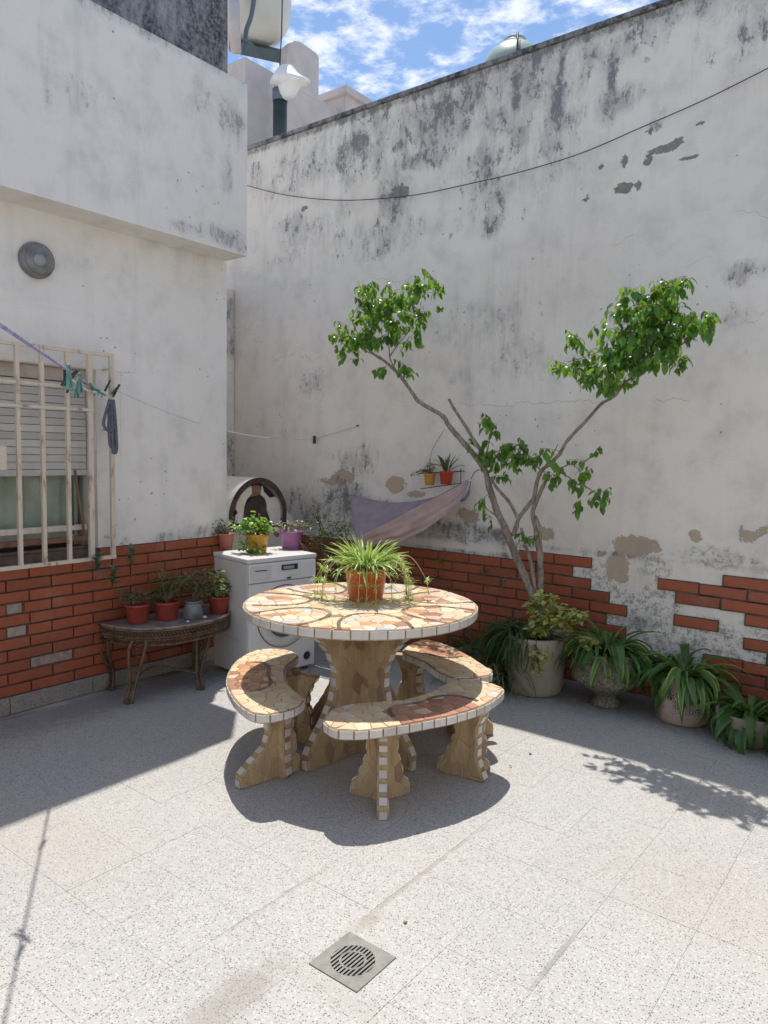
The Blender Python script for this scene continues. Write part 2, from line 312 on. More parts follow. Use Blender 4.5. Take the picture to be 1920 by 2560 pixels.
# mosaic
def mos(name, c, r=.35): return simple(name, c, tuple(x * .86 for x in c), 9, r, .06, .10)
MT['m_cream'] = mos('cream tile', (0.72, 0.60, 0.41)); MT['m_yellow'] = mos('straw tile', (0.70, 0.55, 0.33))
MT['m_peach'] = mos('peach tile', (0.69, 0.49, 0.34)); MT['m_pink'] = mos('pale pink tile', (0.70, 0.57, 0.49))
MT['m_terra'] = mos('terracotta tile', (0.50, 0.26, 0.17)); MT['m_rust'] = mos('rust tile', (0.40, 0.21, 0.14))
MT['m_white'] = mos('white tile', (0.66, 0.62, 0.56), .25); MT['m_blue'] = mos('pale blue tile', (0.45, 0.55, 0.60), .25)
MT['m_green'] = mos('mint tile', (0.38, 0.50, 0.38), .25); MT['m_dark'] = mos('dark brown tile', (0.17, 0.125, 0.09))
MT['m_orange'] = mos('orange tile', (0.62, 0.34, 0.17)); MT['m_brown'] = mos('brown slate tile', (0.36, 0.25, 0.16))
MT['rim_white'] = mos('white rim tile', (0.60, 0.565, 0.52), .3)
MT['grout_tan'] = simple('tan grout', (0.36, 0.25, 0.14), (0.27, 0.18, 0.10), 24, .9, .4)
def stone_mat():
    g = G('split stone chips'); p = g.pos(); v = g.voro(g.scale(p, (1., 1., .6)), 19); e = g.voro(g.scale(p, (1., 1., .6)), 19, 'DISTANCE_TO_EDGE').outputs['Distance']
    r_ = g.n('ShaderNodeSeparateColor', {0: v.outputs['Color']})
    c = g.mix(g.rng(r_.outputs[0], .2, .8), (0.47, 0.345, 0.195), (0.39, 0.28, 0.155)); c = g.mix(g.math('GREATER_THAN', r_.outputs[1], .90), c, (0.30, 0.18, 0.11))
    c = g.mix(g.math('MULTIPLY', g.rng(g.noise(g.scale(p, (6., 6., 1.6)), 3, 6, .7), .45, .65), .5), c, (0.28, 0.19, 0.10))
    c = g.mix(g.rng(e, .0, .03, .6, 0.), c, (0.36, 0.27, 0.165))
    g.bsdf(c, .75, g.bump(g.math('ADD', g.rng(e, 0., .06), g.noise(p, 50, 5)), .5, .006)); return g.m
MT['stone'] = stone_mat()
# plants
MT['bark'] = None
def bark_mat():
    g = G('grey brown bark'); p = g.pos(); f = g.noise(g.scale(p, (60., 60., 18.)), 1, 7, .7)
    c = g.mix(g.rng(f, .35, .65), (0.36, 0.31, 0.25), (0.17, 0.14, 0.11)); c = g.mix(g.rng(g.noise(p, 6, 4), .55, .7, 0., .5), c, (0.10, 0.085, 0.07))
    g.bsdf(c, .9, g.bump(f, .8, .008)); return g.m
MT['bark'] = bark_mat()
MT['stem'] = simple('thin stem', (0.22, 0.17, 0.10), (0.13, 0.11, 0.06), 30, .8, .2)
MT['runner'] = simple('straw runner', (0.60, 0.52, 0.26), (0.45, 0.42, 0.18), 30, .7, .1)
MT['leaf_tree'] = leaf_mat('glossy tree leaf', (0.04, 0.13, 0.024), (0.105, 0.28, 0.045), .45, .30)
MT['leaf_light'] = leaf_mat('young tree leaf', (0.12, 0.30, 0.03), (0.22, 0.42, 0.05), .45, .32)
MT['leaf_strap'] = leaf_mat('dark strap leaf', (0.04, 0.11, 0.028), (0.08, 0.18, 0.045), .28, .35)
MT['leaf_strap_v'] = leaf_mat('yellow edged strap leaf', (0.055, 0.14, 0.03), (0.09, 0.20, 0.045), .3, .35, ('edge', (0.30, 0.38, 0.08), 0))
MT['leaf_spider'] = leaf_mat('striped spider leaf', (0.28, 0.44, 0.09), (0.40, 0.54, 0.15), .4, .4, ('mid', (0.64, 0.68, 0.36), 0))
MT['leaf_gold'] = leaf_mat('golden leaf', (0.42, 0.46, 0.07), (0.56, 0.56, 0.22), .3, .45)
MT['leaf_pale'] = leaf_mat('cream yellow leaf', (0.55, 0.55, 0.24), (0.58, 0.60, 0.36), .3, .45)
MT['leaf_bright'] = leaf_mat('bright green leaf', (0.14, 0.34, 0.03), (0.26, 0.46, 0.05), .45, .4)
MT['leaf_dull'] = leaf_mat('dull olive leaf', (0.075, 0.095, 0.035), (0.15, 0.14, 0.06), .2, .6)
MT['leaf_reddish'] = leaf_mat('reddish succulent leaf', (0.20, 0.11, 0.07), (0.16, 0.15, 0.06), .2, .5)
MT['leaf_grey'] = leaf_mat('grey succulent leaf', (0.28, 0.28, 0.25), (0.38, 0.35, 0.32), .15, .6)
MT['leaf_blue'] = leaf_mat('blue green leaf', (0.08, 0.15, 0.10), (0.12, 0.20, 0.12), .2, .55)
MT['leaf_grass'] = leaf_mat('grass blade', (0.03, 0.075, 0.02), (0.06, 0.12, 0.03), .25, .45)
MT['leaf_dry'] = leaf_mat('grey green grass', (0.10, 0.13, 0.06), (0.17, 0.17, 0.09), .25, .6)
MT['dead'] = simple('dry leaf', (0.25, 0.18, 0.11), (0.16, 0.11, 0.07), 30, .8, .2)

# ------------------------------------------------------------------ mesh helpers
WO = {}                                   # world origin of each placed object
def wloc(o): return WO.get(o.name, Vector((0, 0, 0)))
def link(o, parent=None, loc=None):
    col.objects.link(o); pl = Vector((0, 0, 0))
    if parent is not None: o.parent = parent; pl = wloc(parent)
    loc = Vector(loc) if loc is not None else pl
    o.location = loc - pl; WO[o.name] = loc; return o
def tag(o, label=None, cat=None, group=None, kind=None):
    if label: o['label'] = label
    if cat: o['category'] = cat
    if group: o['group'] = group
    if kind: o['kind'] = kind
    return o
def thing(name, label, cat, loc, group=None):
    o = bpy.data.objects.new(name, None); o.empty_display_size = .1; link(o, None, loc); return tag(o, label, cat, group)
class MB:
    def __init__(s): s.v = []; s.f = []; s.mi = []; s.sm = []; s.uv = {}
    def add(s, vs, fs, mi=0, smooth=False, uvs=None):
        b = len(s.v); s.v += [tuple(v) for v in vs]
        for i, f in enumerate(fs):
            if uvs: s.uv[len(s.f)] = [uvs[j] for j in f]
            s.f.append([b + j for j in f]); s.mi.append(mi); s.sm.append(smooth)
        return s
    def box(s, a, b, mi=0, bev=0.0, rot=None):
        a = Vector(a); b = Vector(b); c = (a + b) / 2; h = (b - a) / 2
        if bev <= 0:
            vs = [Vector((x * h.x, y * h.y, z * h.z)) for x in (-1, 1) for y in (-1, 1) for z in (-1, 1)]
            fs = [(0, 1, 3, 2), (4, 6, 7, 5), (0, 4, 5, 1), (2, 3, 7, 6), (0, 2, 6, 4), (1, 5, 7, 3)]
        else:
            bm = bmesh.new(); bmesh.ops.create_cube(bm, size=2)
            for v in bm.verts: v.co = Vector((v.co.x * h.x, v.co.y * h.y, v.co.z * h.z))
            bmesh.ops.bevel(bm, geom=list(bm.edges), offset=bev, segments=2, affect='EDGES', profile=.6)
            bm.verts.index_update(); vs = [v.co.copy() for v in bm.verts]; fs = [[v.index for v in f.verts] for f in bm.faces]; bm.free()
        if rot is not None: vs = [rot @ v for v in vs]
        return s.add([v + c for v in vs], fs, mi)
    def tube(s, pts, rad, n=8, mi=0, cap=True, smooth=True):
        pts = [Vector(p) for p in pts]; m = len(pts)
        rad = [rad] * m if not hasattr(rad, '__len__') else rad
        vs = []; up = Vector((0.12, 0.31, 1)).normalized(); pu = None
        for i, p in enumerate(pts):
            t = (pts[min(i + 1, m - 1)] - pts[max(i - 1, 0)]).normalized()
            u = (pu - t * pu.dot(t)) if pu is not None else up.cross(t)
            if u.length < 1e-4: u = Vector((1, 0, 0)).cross(t)
            u.normalize(); w = t.cross(u); pu = u
            for k in range(n):
                a = 2 * math.pi * k / n; vs.append(p + (u * math.cos(a) + w * math.sin(a)) * rad[i])
        fs = [(i * n + k, i * n + (k + 1) % n, (i + 1) * n + (k + 1) % n, (i + 1) * n + k) for i in range(m - 1) for k in range(n)]
        if cap: fs += [list(range(n))[::-1], [(m - 1) * n + k for k in range(n)]]
        return s.add(vs, fs, mi, smooth)
    def lathe(s, prof, c=(0, 0, 0), n=32, mi=0, smooth=True, jitter=0, axis=None):
        c = Vector(c); vs = []
        for i, (r, z) in enumerate(prof):
            for k in range(n):
                a = 2 * math.pi * k / n; rr = r * (1 + jitter * (mnoise.noise(Vector((math.cos(a) * 2, math.sin(a) * 2, z * 8))))) 
                p = Vector((rr * math.cos(a), rr * math.sin(a), z))
                if axis is not None: p = axis @ p
                vs.append(p + c)
        fs = [(i * n + k, i * n + (k + 1) % n, (i + 1) * n + (k + 1) % n, (i + 1) * n + k) for i in range(len(prof) - 1) for k in range(n)]
        if prof[0][0] > 1e-5: fs.append(list(range(n))[::-1])
        if prof[-1][0] > 1e-5: fs.append([(len(prof) - 1) * n + k for k in range(n)])
        return s.add(vs, fs, mi, smooth)
    def prism(s, poly, z0, z1, mi=0, smooth_side=False, flat_bottom=True):
        n = len(poly); vs = [(p[0], p[1], z0) for p in poly] + [(p[0], p[1], z1) for p in poly]
        s.add(vs, [list(range(n, 2 * n)), list(range(n))[::-1]] + [(i, (i + 1) % n, n + (i + 1) % n, n + i) for i in range(n)], mi); return s
    def mesh(s, name, mats, org=Vector((0, 0, 0))):
        me = bpy.data.meshes.new(name); me.from_pydata([(v[0] - org.x, v[1] - org.y, v[2] - org.z) for v in s.v], [], s.f)
        for m in (mats if isinstance(mats, (list, tuple)) else [mats]): me.materials.append(m)
        me.polygons.foreach_set('material_index', s.mi); me.polygons.foreach_set('use_smooth', s.sm)
        if s.uv:
            ul = me.uv_layers.new(name='UVMap')
            for pi, us in s.uv.items():
                for k, li in enumerate(me.polygons[pi].loop_indices): ul.data[li].uv = us[k]
        me.update(); return me
    def build(s, name, mats, parent=None, loc=None):
        org = Vector(loc) if loc is not None else (wloc(parent) if parent is not None else Vector((0, 0, 0)))
        return link(bpy.data.objects.new(name, s.mesh(name, mats, org)), parent, org)
def inst(name, me, parent, loc, rot=(0, 0, 0), scl=(1, 1, 1)):
    o = bpy.data.objects.new(name, me); link(o, parent, loc)
    o.rotation_euler = rot; o.scale = scl if hasattr(scl, '__len__') else (scl,) * 3; return o
def catmull(pts, k=6, closed=False):
    pts = [Vector(p) for p in pts]; n = len(pts); out = []
    for i in range(n if closed else n - 1):
        if closed: p0, p1, p2, p3 = pts[i - 1], pts[i], pts[(i + 1) % n], pts[(i + 2) % n]
        else: p0, p1, p2, p3 = pts[max(i - 1, 0)], pts[i], pts[i + 1], pts[min(i + 2, n - 1)]
        for j in range(k):
            t = j / k; out.append(.5 * ((2 * p1) + (p2 - p0) * t + (2 * p0 - 5 * p1 + 4 * p2 - p3) * t * t + (3 * p1 - p0 - 3 * p2 + p3) * t ** 3))
    if not closed: out.append(pts[-1])
    return out

# ------------------------------------------------------------------ ground
XL, YB = -4.09, 4.6
g_ = MB(); g_.add([(-60, -60, -.0024), (60, -60, -.0024), (60, 60, -.0024), (-60, 60, -.0024)], [(0, 1, 2, 3)])
ground = g_.build('ground', MT['grout']); tag(ground, kind='structure')
TS, GAP = .2875, .0006
tile_meshes = []
for v in range(3):
    b = MB(); h = (TS - GAP) / 2; b.box((-h, -h, -.010), (h, h, 0), 0, .0007); tile_meshes.append(b.mesh('floor_tile', MT['tile']))
nt = 0
for i in range(-10, 7):
    for j in range(-5, 11):
        x0, y0 = -1.418 + i * TS, 1.811 + j * TS
        cxx, cyy = x0 + TS / 2, y0 + TS / 2
        if cxx < XL - .05 or cyy > YB + .1: continue
        d = Vector((cxx, cyy)); fw = -math.sin(YAW) * cxx + math.cos(YAW) * cyy; sd_ = math.cos(YAW) * cxx + math.sin(YAW) * cyy
        if fw < 1.05 or abs(sd_) > fw * .62 + .45: continue
        o = inst('floor_tile', tile_meshes[nt % 3], ground, (cxx, cyy, rnd.uniform(-.0004, .0004)), (rnd.uniform(-.0008, .0008), rnd.uniform(-.0008, .0008), 0)); nt += 1
# the patio beyond the picture
far = MB(); far.add([(-12, -12, -.0012), (12, -12, -.0012), (12, 1.2, -.0012), (-12, 1.2, -.0012)], [(0, 1, 2, 3)])
far.add([(0.7, 1.2, -.0012), (12, 1.2, -.0012), (12, 12, -.0012), (0.7, 12, -.0012)], [(0, 1, 2, 3)])
tag(far.build('patio', MT['tile']), kind='structure')

# ------------------------------------------------------------------ walls with painted wear
def blobfield(blobs, A, Bc):
    """blobs: (a, b, ra, rb, amp) on wall coordinates; returns strongest influence at each grid point"""
    out = np.zeros_like(A)
    for (a, b, ra, rb, amp) in blobs:
        d = np.sqrt(((A - a) / ra) ** 2 + ((Bc - b) / rb) ** 2); out = np.maximum(out, amp * np.clip(1.25 - d * .75, 0, 1))
    return out
def grid_wall(name, axis, const, a0, a1, z0, z1, step, fields, mat, parent, depth=.22, wave=.004, fade_z=None):
    """wall face with attributes, a solid box depth behind; face looks towards +X (axis X) or -Y (axis Y)"""
    na, nz_ = max(2, int((a1 - a0) / step) + 1), max(2, int((z1 - z0) / step) + 1)
    A, Z = np.meshgrid(np.linspace(a0, a1, na), np.linspace(z0, z1, nz_)); org = wloc(parent)
    off = np.array([mnoise.noise(Vector((a * 1.1, z * 1.1, 3.3 + const))) * wave + mnoise.noise(Vector((a * 4, z * 4, 7.7))) * wave * .35 for a, z in zip(A.ravel(), Z.ravel())]).reshape(A.shape)
    off[0, :] = off[-1, :] = 0; off[:, 0] = off[:, -1] = 0
    if axis == 'X': V = np.stack([const + off, A, Z], -1)
    else: V = np.stack([A, const - off, Z], -1)
    V = V.reshape(-1, 3) - np.array(org)
    fs = []
    for i in range(nz_ - 1):
        for j in range(na - 1):
            q = [i * na + j, i * na + j + 1, (i + 1) * na + j + 1, (i + 1) * na + j]; fs.append(q)
    n0 = len(V)
    cs = [(a0, z0), (a1, z0), (a1, z1), (a0, z1)]
    fr = [((const, a, z) if axis == 'X' else (a, const, z)) for a, z in cs]; back = [((const - depth, a, z) if axis == 'X' else (a, const + depth, z)) for a, z in cs]
    V = np.vstack([V, np.array(fr + back) - np.array(org)])
    fs += [[n0 + i, n0 + 4 + i, n0 + 4 + (i + 1) % 4, n0 + (i + 1) % 4] for i in range(4)] + [[n0 + 7, n0 + 6, n0 + 5, n0 + 4]]
    me = bpy.data.meshes.new(name); me.from_pydata(V.tolist(), [], fs); me.materials.append(mat)
    me.polygons.foreach_set('use_smooth', [True] * ((na - 1) * (nz_ - 1)) + [False] * 5)
    for fn in ('mould', 'peel', 'rough', 'mortar'):
        at = me.attributes.new(fn, 'FLOAT', 'POINT'); dat = np.zeros(len(V), dtype=np.float32)
        if fn in fields: dat[:n0] = fields[fn](A, Z).ravel()
        at.data.foreach_set('value', dat)
    me.update(); return link(bpy.data.objects.new(name, me), parent, org)
def PB(x, y, rx, ry, amp=1.):                # blob on the back wall, measured from the photograph
    p = atY(x, y, YB); q = atY(x + 20, y, YB); r_ = atY(x, y + 20, YB); kx = abs(q.x - p.x) / 20; kz = abs(r_.z - p.z) / 20
    return (p.x, p.z, max(.01, rx * kx), max(.01, ry * kz), amp)
mould_back = [PB(*a) for a in ((1250, 190, 260, 110, .62), (1450, 130, 160, 70, .55), (1060, 300, 170, 110, .58), (800, 400, 190, 80, .5), (1800, 120, 120, 130, .42), (1250, 430, 200, 110, .42), (900, 600, 260, 60, .3), (1200, 850, 190, 110, .36), (1290, 230, 14, 110, 1.1), (1290, 340, 30, 60, .8), (1190, 210, 75, 70, .75), (1110, 260, 40, 60, .8), (1240, 300, 60, 50, .7), (1160, 320, 40, 30, .7),
    (1395, 260, 30, 60, .8), (1400, 190, 12, 70, .8), (1420, 300, 40, 30, .6), (1528, 190, 16, 110, .8), (1535, 255, 60, 40, .7), (1670, 275, 32, 20, .7), (1640, 312, 24, 16, .7),
    (1040, 400, 60, 22, .75), (1085, 400, 40, 30, .7), (1000, 365, 22, 14, .85), (1210, 400, 25, 50, .7), (890, 360, 40, 35, .75), (850, 400, 30, 40, .7), (700, 420, 30, 60, .55), (640, 440, 30, 70, .55),
    (1270, 470, 60, 50, .5), (1230, 560, 40, 30, .55), (1110, 560, 80, 40, .45), (780, 560, 90, 60, .42), (930, 640, 60, 20, .4), (1870, 680, 60, 30, .7), (1830, 800, 30, 40, .4), (990, 480, 40, 70, .6), (1480, 80, 60, 50, .6),
    (1620, 40, 50, 40, .6), (1740, 20, 80, 30, .7), (1880, 60, 40, 80, .45), (1180, 830, 110, 90, .36), (1290, 900, 130, 80, .34), (770, 970, 70, 40, .42), (1160, 940, 60, 30, .4), (980, 170, 60, 20, .6),
    (900, 1150, 60, 40, .5), (860, 1260, 60, 60, .6), (930, 1290, 80, 40, .5), (760, 1290, 60, 60, .7), (1130, 1320, 70, 22, .8), (1230, 1340, 60, 18, .7), (1070, 1310, 40, 14, .6), (1310, 1395, 120, 8, .8), (1180, 1385, 160, 8, .7), (1600, 1560, 70, 30, .5))]
peel_back = [PB(*a) for a in ((1585, 1365, 55, 26, 1.0), (1545, 1420, 32, 42, .95), (1640, 1372, 22, 12, .8), (1500, 1385, 14, 12, .7), (1738, 1340, 18, 18, .9), (1765, 1365, 10, 8, .8), (1872, 1345, 32, 18, .8), (1910, 1325, 18, 12, .9), (1850, 1320, 10, 10, .8),
    (990, 1210, 26, 22, 1.0), (1040, 1235, 26, 10, .85), (1170, 1290, 30, 22, .9), (1365, 1335, 22, 18, .95), (1245, 1330, 26, 9, .9), (860, 1190, 30, 18, .85), (830, 1205, 50, 12, .7), (1660, 372, 46, 10, 1.05), (1620, 400, 12, 16, 1.), (1700, 352, 20, 8, .9), (1560, 402, 10, 18, .95),
    (1560, 470, 22, 16, 1.0), (1595, 465, 10, 14, .9), (1465, 495, 12, 8, .9), (1625, 330, 14, 12, .8), (1500, 418, 8, 12, .9), (1000, 480, 30, 22, .75), (1750, 310, 14, 6, .8), (1225, 575, 14, 12, .75), (760, 520, 10, 8, .8), (1720, 395, 30, 8, .7))]
rough_back = [PB(*a) for a in ((1560, 1540, 110, 75, 1.0), (1480, 1450, 60, 60, .9), (1650, 1500, 60, 50, .9), (1760, 1600, 120, 60, .95), (1850, 1700, 120, 40, .9), (1780, 1390, 140, 40, .62), (1640, 1420, 60, 40, .7), (860, 1260, 90, 80, .75), (960, 1280, 60, 50, .7), (1140, 1330, 150, 40, .62), (1400, 1380, 60, 30, .5), (1510, 1500, 60, 40, .95))]
# bricks of the back wall: list of (x0, x1, z0, z1)
BP = .0695; BL = .266
def bz(k, x): return .838 - BP * k - .018 * max(0., min(1.3, x + 2.0))
X40, X560, X800, X1040, X1290, X1525 = [atY(1280 + a / 5.184, 1575 + 60, YB).x for a in (40, 560, 800, 1040, 1290, 1525)]
X40, X560, X800, X1040, X1290, X1525 = -2.39, -2.09, -1.959, -1.832, -1.704, -1.588
bricks = []
def course(k, xend, xstart, joint, cut=None):
    """bricks from xend leftwards to xstart, vertical joints at joint + n*BL"""
    n = math.floor((xend - joint) / BL + 1e-4); edges = [xend] if abs(xend - (joint + n * BL)) > .02 else []
    x = joint + n * BL
    while x > xstart - 1e-3: edges.append(x); x -= BL
    if edges[-1] > xstart + .04: edges.append(xstart)
    for b_, a_ in zip(edges[:-1], edges[1:]): bricks.append((k, a_, b_))
course(0, X1040, -2.37, X560 - .003)
course(1, X800, -4.6, X800)
course(2, X1040, -4.6, X1040)
course(3, X1290, -4.6, X800)
course(4, X1525, -4.6, X1525 + .02)
for k in range(5, 12): course(k, X1525 - (.13 if k % 2 else 0.), -4.6, X1525 - (.13 if k % 2 else 0.))
# right-hand group
ja, jb = -1.163, -1.040
def rowr(k, x0, joint, x1=1.1):
    e = [x0]; x = joint
    while x < x0 + .05: x += BL
    while x < x1: e.append(x); x += BL
    e.append(x1)
    for a_, b_ in zip(e[:-1], e[1:]): bricks.append((k, a_, b_))
rowr(0, -1.035, -.77)
rowr(1, -1.405, ja); rowr(2, -1.297, jb); rowr(3, -.905, -.64)
bricks.append((4, -1.300, -1.042)); rowr(4, -.36, -.36 + BL)
rowr(5, -.905, -.64 + .13); rowr(6, -.78, -.77); rowr(7, -1.12, -.9025); rowr(8, -1.05, -.774); 
for k in range(9, 12): rowr(k, -1.6, -.9025 if k % 2 else -.774)
def mortar_field(A, Z):
    out = np.zeros_like(A)
    for (k, a_, b_) in bricks:
        xm = (a_ + b_) / 2; zt = bz(k, xm); zb = zt - BP
        m_ = (A > a_ - .012) & (A < b_ + .012) & (Z > zb - .008) & (Z < zt + .008); out[m_] = 1.
    return out
bw = thing('back_wall', 'tall old white patio wall with black mould, peeled patches and red brick courses near its foot', 'wall', (-1.6, YB, 0))
zt_back = 4.15
grid_wall('plaster_face', 'Y', YB, -5.6, 2.2, 0, zt_back, .03,
    {'mould': lambda A, Z: np.maximum(np.maximum(blobfield(mould_back, A, Z), np.clip((Z - (zt_back - .42)) / .42, 0, 1) * .52 + (Z > zt_back - .05) * .4), .5 * np.exp(-((Z - .87) / .03) ** 2)),
     'peel': lambda A, Z: blobfield(peel_back, A, Z), 'rough': lambda A, Z: np.maximum(blobfield(rough_back, A, Z), np.clip((.75 - Z) / .3, 0, 1) * .7)}, MT['plaster_back'], bw, .25, .005)
b = MB()
for (k, a_, b_) in bricks:
    xm = (a_ + b_) / 2; zt0 = bz(k, xm); b.box((a_ - .001, YB - .0075, zt0 - BP - .001), (b_ + .001, YB + .01, zt0 + .001))
b.build('mortar', MT['mortar'], bw)['kind'] = 'stuff'
bmv = {}
def brick_mesh(w, h, d=.018, seed=0):
    seed = rnd.randrange(3); key = (round(w, 2), round(h, 3), seed)
    if key in bmv: return bmv[key]
    b = MB(); b.box((-w / 2, -d / 2, -h / 2), (w / 2, d / 2, h / 2), 0, .0028); b.v = [tuple(Vector(v) + Vector((mnoise.noise(Vector(v) * 22 + Vector((seed * 9, 0, 0))), 0, mnoise.noise(Vector(v) * 22 + Vector((0, seed * 9, 5))))) * .0022) for v in b.v]; bmv[key] = b.mesh('brick', MT['brick']); return bmv[key]
for i, (k, a_, b_) in enumerate(bricks):
    xm = (a_ + b_) / 2
    if bz(k, xm) < .04: continue
    w = b_ - a_ - .010
    if w < .02: continue
    me = brick_mesh(w, BP - .012)
    inst('brick', me, bw, (xm + rnd.uniform(-.001, .001), YB - .004 + rnd.uniform(-.0012, .0012), bz(k, xm) - BP / 2), (rnd.uniform(-.006, .006), (.018 if xm > -2 else 0) + rnd.uniform(-.003, .003), rnd.uniform(-.006, .006)), (w / round(w, 2), 1, 1))
cp_ = MB(); cp_.box((-5.6, YB - .02, zt_back + .002), (2.2, YB + .27, zt_back + .035), 0, .006); cp_.build('coping', MT['dark_wall'], bw)

# side wall behind the house corner
sw = thing('side_wall', 'narrow strip of stained white wall seen between the house corner and the back wall', 'wall', (-5.34, 4.0, 0))
grid_wall('plaster_face', 'X', -5.335, 3.0, YB - .006, 0, 2.95, .05, {'mould': lambda A, Z: .12 + .38 * np.clip(np.sin(Z * 5 + 1) * 3, 0, 1), 'rough': lambda A, Z: .3 + 0 * Z}, MT['plaster_back'], sw, .2)

# ------------------------------------------------------------------ house on the left
HY = 3.454; HZ = 2.79; PX, PY, PZ = -3.853, 3.427, 3.898
hs_ = thing('house', 'white rendered house wall with a projecting parapet above and a red brick dado below', 'house', (XL, 1.5, 0))
def LBb(x, y, rx, ry, amp=1., X=XL):
    p = atX(x, y, X); q = atX(x + 20, y, X); r_ = atX(x, y + 20, X)
    return (p.y, p.z, max(.01, rx * abs(q.y - p.y) / 20), max(.01, ry * abs(r_.z - p.z) / 20), amp)
WY0, WY1, WZ0, WZ1 = 1.25, 2.455, .84, 1.955      # window opening
hm = {'mould': lambda A, Z: np.maximum(blobfield([LBb(180, 860, 110, 8, .75), (2.9, .90, .7, .03, .8), (3.3, .92, .3, .05, .7), (2.6, .9, .2, .05, .6), LBb(320, 650, 6, 6, .8), LBb(225, 655, 5, 8, .9), LBb(20, 640, 60, 20, .3), LBb(470, 620, 14, 10, .6)], A, Z), 0),
      'peel': lambda A, Z: blobfield([LBb(470, 625, 16, 8, .5)], A, Z)}
pz = [('right', WY1, HY, .885, HZ), ('over', -1.2, WY1, WZ1, HZ), ('left', -1.2, WY0, .885, WZ1)]
for nm, a0, a1, z0, z1 in pz: grid_wall('wall', 'X', XL, a0, a1, z0, z1, .04, hm, MT['plaster_house'], hs_, .26, .0)
b = MB(); b.box((-8, HY - .25, 0), (XL - .262, HY, HZ + .02)); b.build('end_wall', MT['pink_wall'], hs_)
# brick dado: mortar bed then bricks
b = MB(); b.box((XL - .26, -1.2, 0), (XL - .008, HY, .885 - .002)); b.build('mortar_bed', MT['mortar'], hs_)
LP, LBL = .0655, .2585
cem = []
for k in range(12):
    ztop = .885 - LP * k; zc = ztop - LP / 2
    j0 = (2.026 if k % 2 else 1.896)
    y = j0 - 12 * LBL
    if zc > WZ0 + .06: ymin = WY1
    while y < HY - .01:
        y0, y1 = y, min(y + LBL, HY + .002); y += LBL
        if y1 < .9: continue
        if k == 0 and y0 < WY1 + .02 and y1 > WY0:
            if y1 < WY1 + .05: continue
            y0 = max(y0, WY1 + .005)
        if k == 4 and abs(y0 - 1.896) < .01: cem.append((y0, y0 + .095, zc)); y0 += .098
        if k == 6 and abs(y0 - 1.896) < .01: cem.append((y0, y0 + .115, zc)); y0 += .118
        if k == 9 and abs(y0 - 2.026) < .01: cem.append((y0, y1, zc)); continue
        w = y1 - y0 - .009
        if w < .03: continue
        me = brick_mesh(w, LP - .010)
        inst('brick', me, hs_, (XL - .002 + rnd.uniform(-.001, .001), (y0 + y1) / 2, zc), (rnd.uniform(-.003, .003), rnd.uniform(-.005, .005), R(90) + rnd.uniform(-.006, .006)), (w / round(w, 2), 1, 1))
for (y0, y1, zc) in cem:
    b = MB(); b.box((XL - .01, y0 + .006, zc - LP / 2 + .006), (XL - .003, y1 - .006, zc + LP / 2 - .006), 0, .002); b.build('cement_patch', MT['cement'], hs_)
# skirting stones
y = -1.1
while y < HY:
    b = MB(); b.box((XL - .006, y + .002, 0.001), (XL + .018, min(y + .5, HY) - .002, .098), 0, .004); b.build('skirting_stone', MT['base'], hs_); y += .5
# parapet
grid_wall('parapet', 'X', PX, -1.2, PY, HZ, PZ, .04, {'mould': lambda A, Z: np.maximum(blobfield([LBb(575, 300, 30, 60, .75, PX), LBb(572, 430, 16, 60, .7, PX), LBb(490, 210, 60, 30, .45, PX), LBb(520, 255, 60, 40, .4, PX), LBb(480, 300, 40, 60, .35, PX), LBb(200, 240, 70, 60, .33, PX), LBb(120, 220, 6, 60, .6, PX), LBb(100, 120, 14, 120, .3, PX), LBb(480, 575, 60, 14, .78, PX), LBb(560, 590, 60, 22, .85, PX), LBb(600, 615, 14, 20, .8, PX), LBb(420, 360, 120, 50, .3, PX)], A, Z), np.clip((Z - PZ + .07) / .07, 0, 1) * .6)}, MT['plaster_house'], hs_, .35, .004)
b = MB(); b.box((PX - .354, -1.2, HZ + .001), (-8, PY - .003, HZ + .16)); b.build('roof_slab', MT['plaster_house'], hs_)
b = MB(); b.box((PX - .35, PY - .002, HZ + .001), (XL - .4, HY, PZ - .02)); 
# plaster repair around window
b = MB(); b.box((XL - .001, 1.0, WZ1 + .003), (XL + .0045, 2.70, 2.27), 0, .003); b.box((XL - .001, WY1 + .16, 1.45), (XL + .0045, 2.70, WZ1 + .002), 0, .002); b.build('repair_patch', MT['plaster_house'], hs_)
# blackened upper wall and its pale rear
b = MB(); b.box((-4.6, -2.0, PZ - .3), (-4.2, 3.552, 5.35)); tag(b.build('upper_wall', MT['dark_wall']), 'blackened rough wall rising above the white parapet', 'wall')
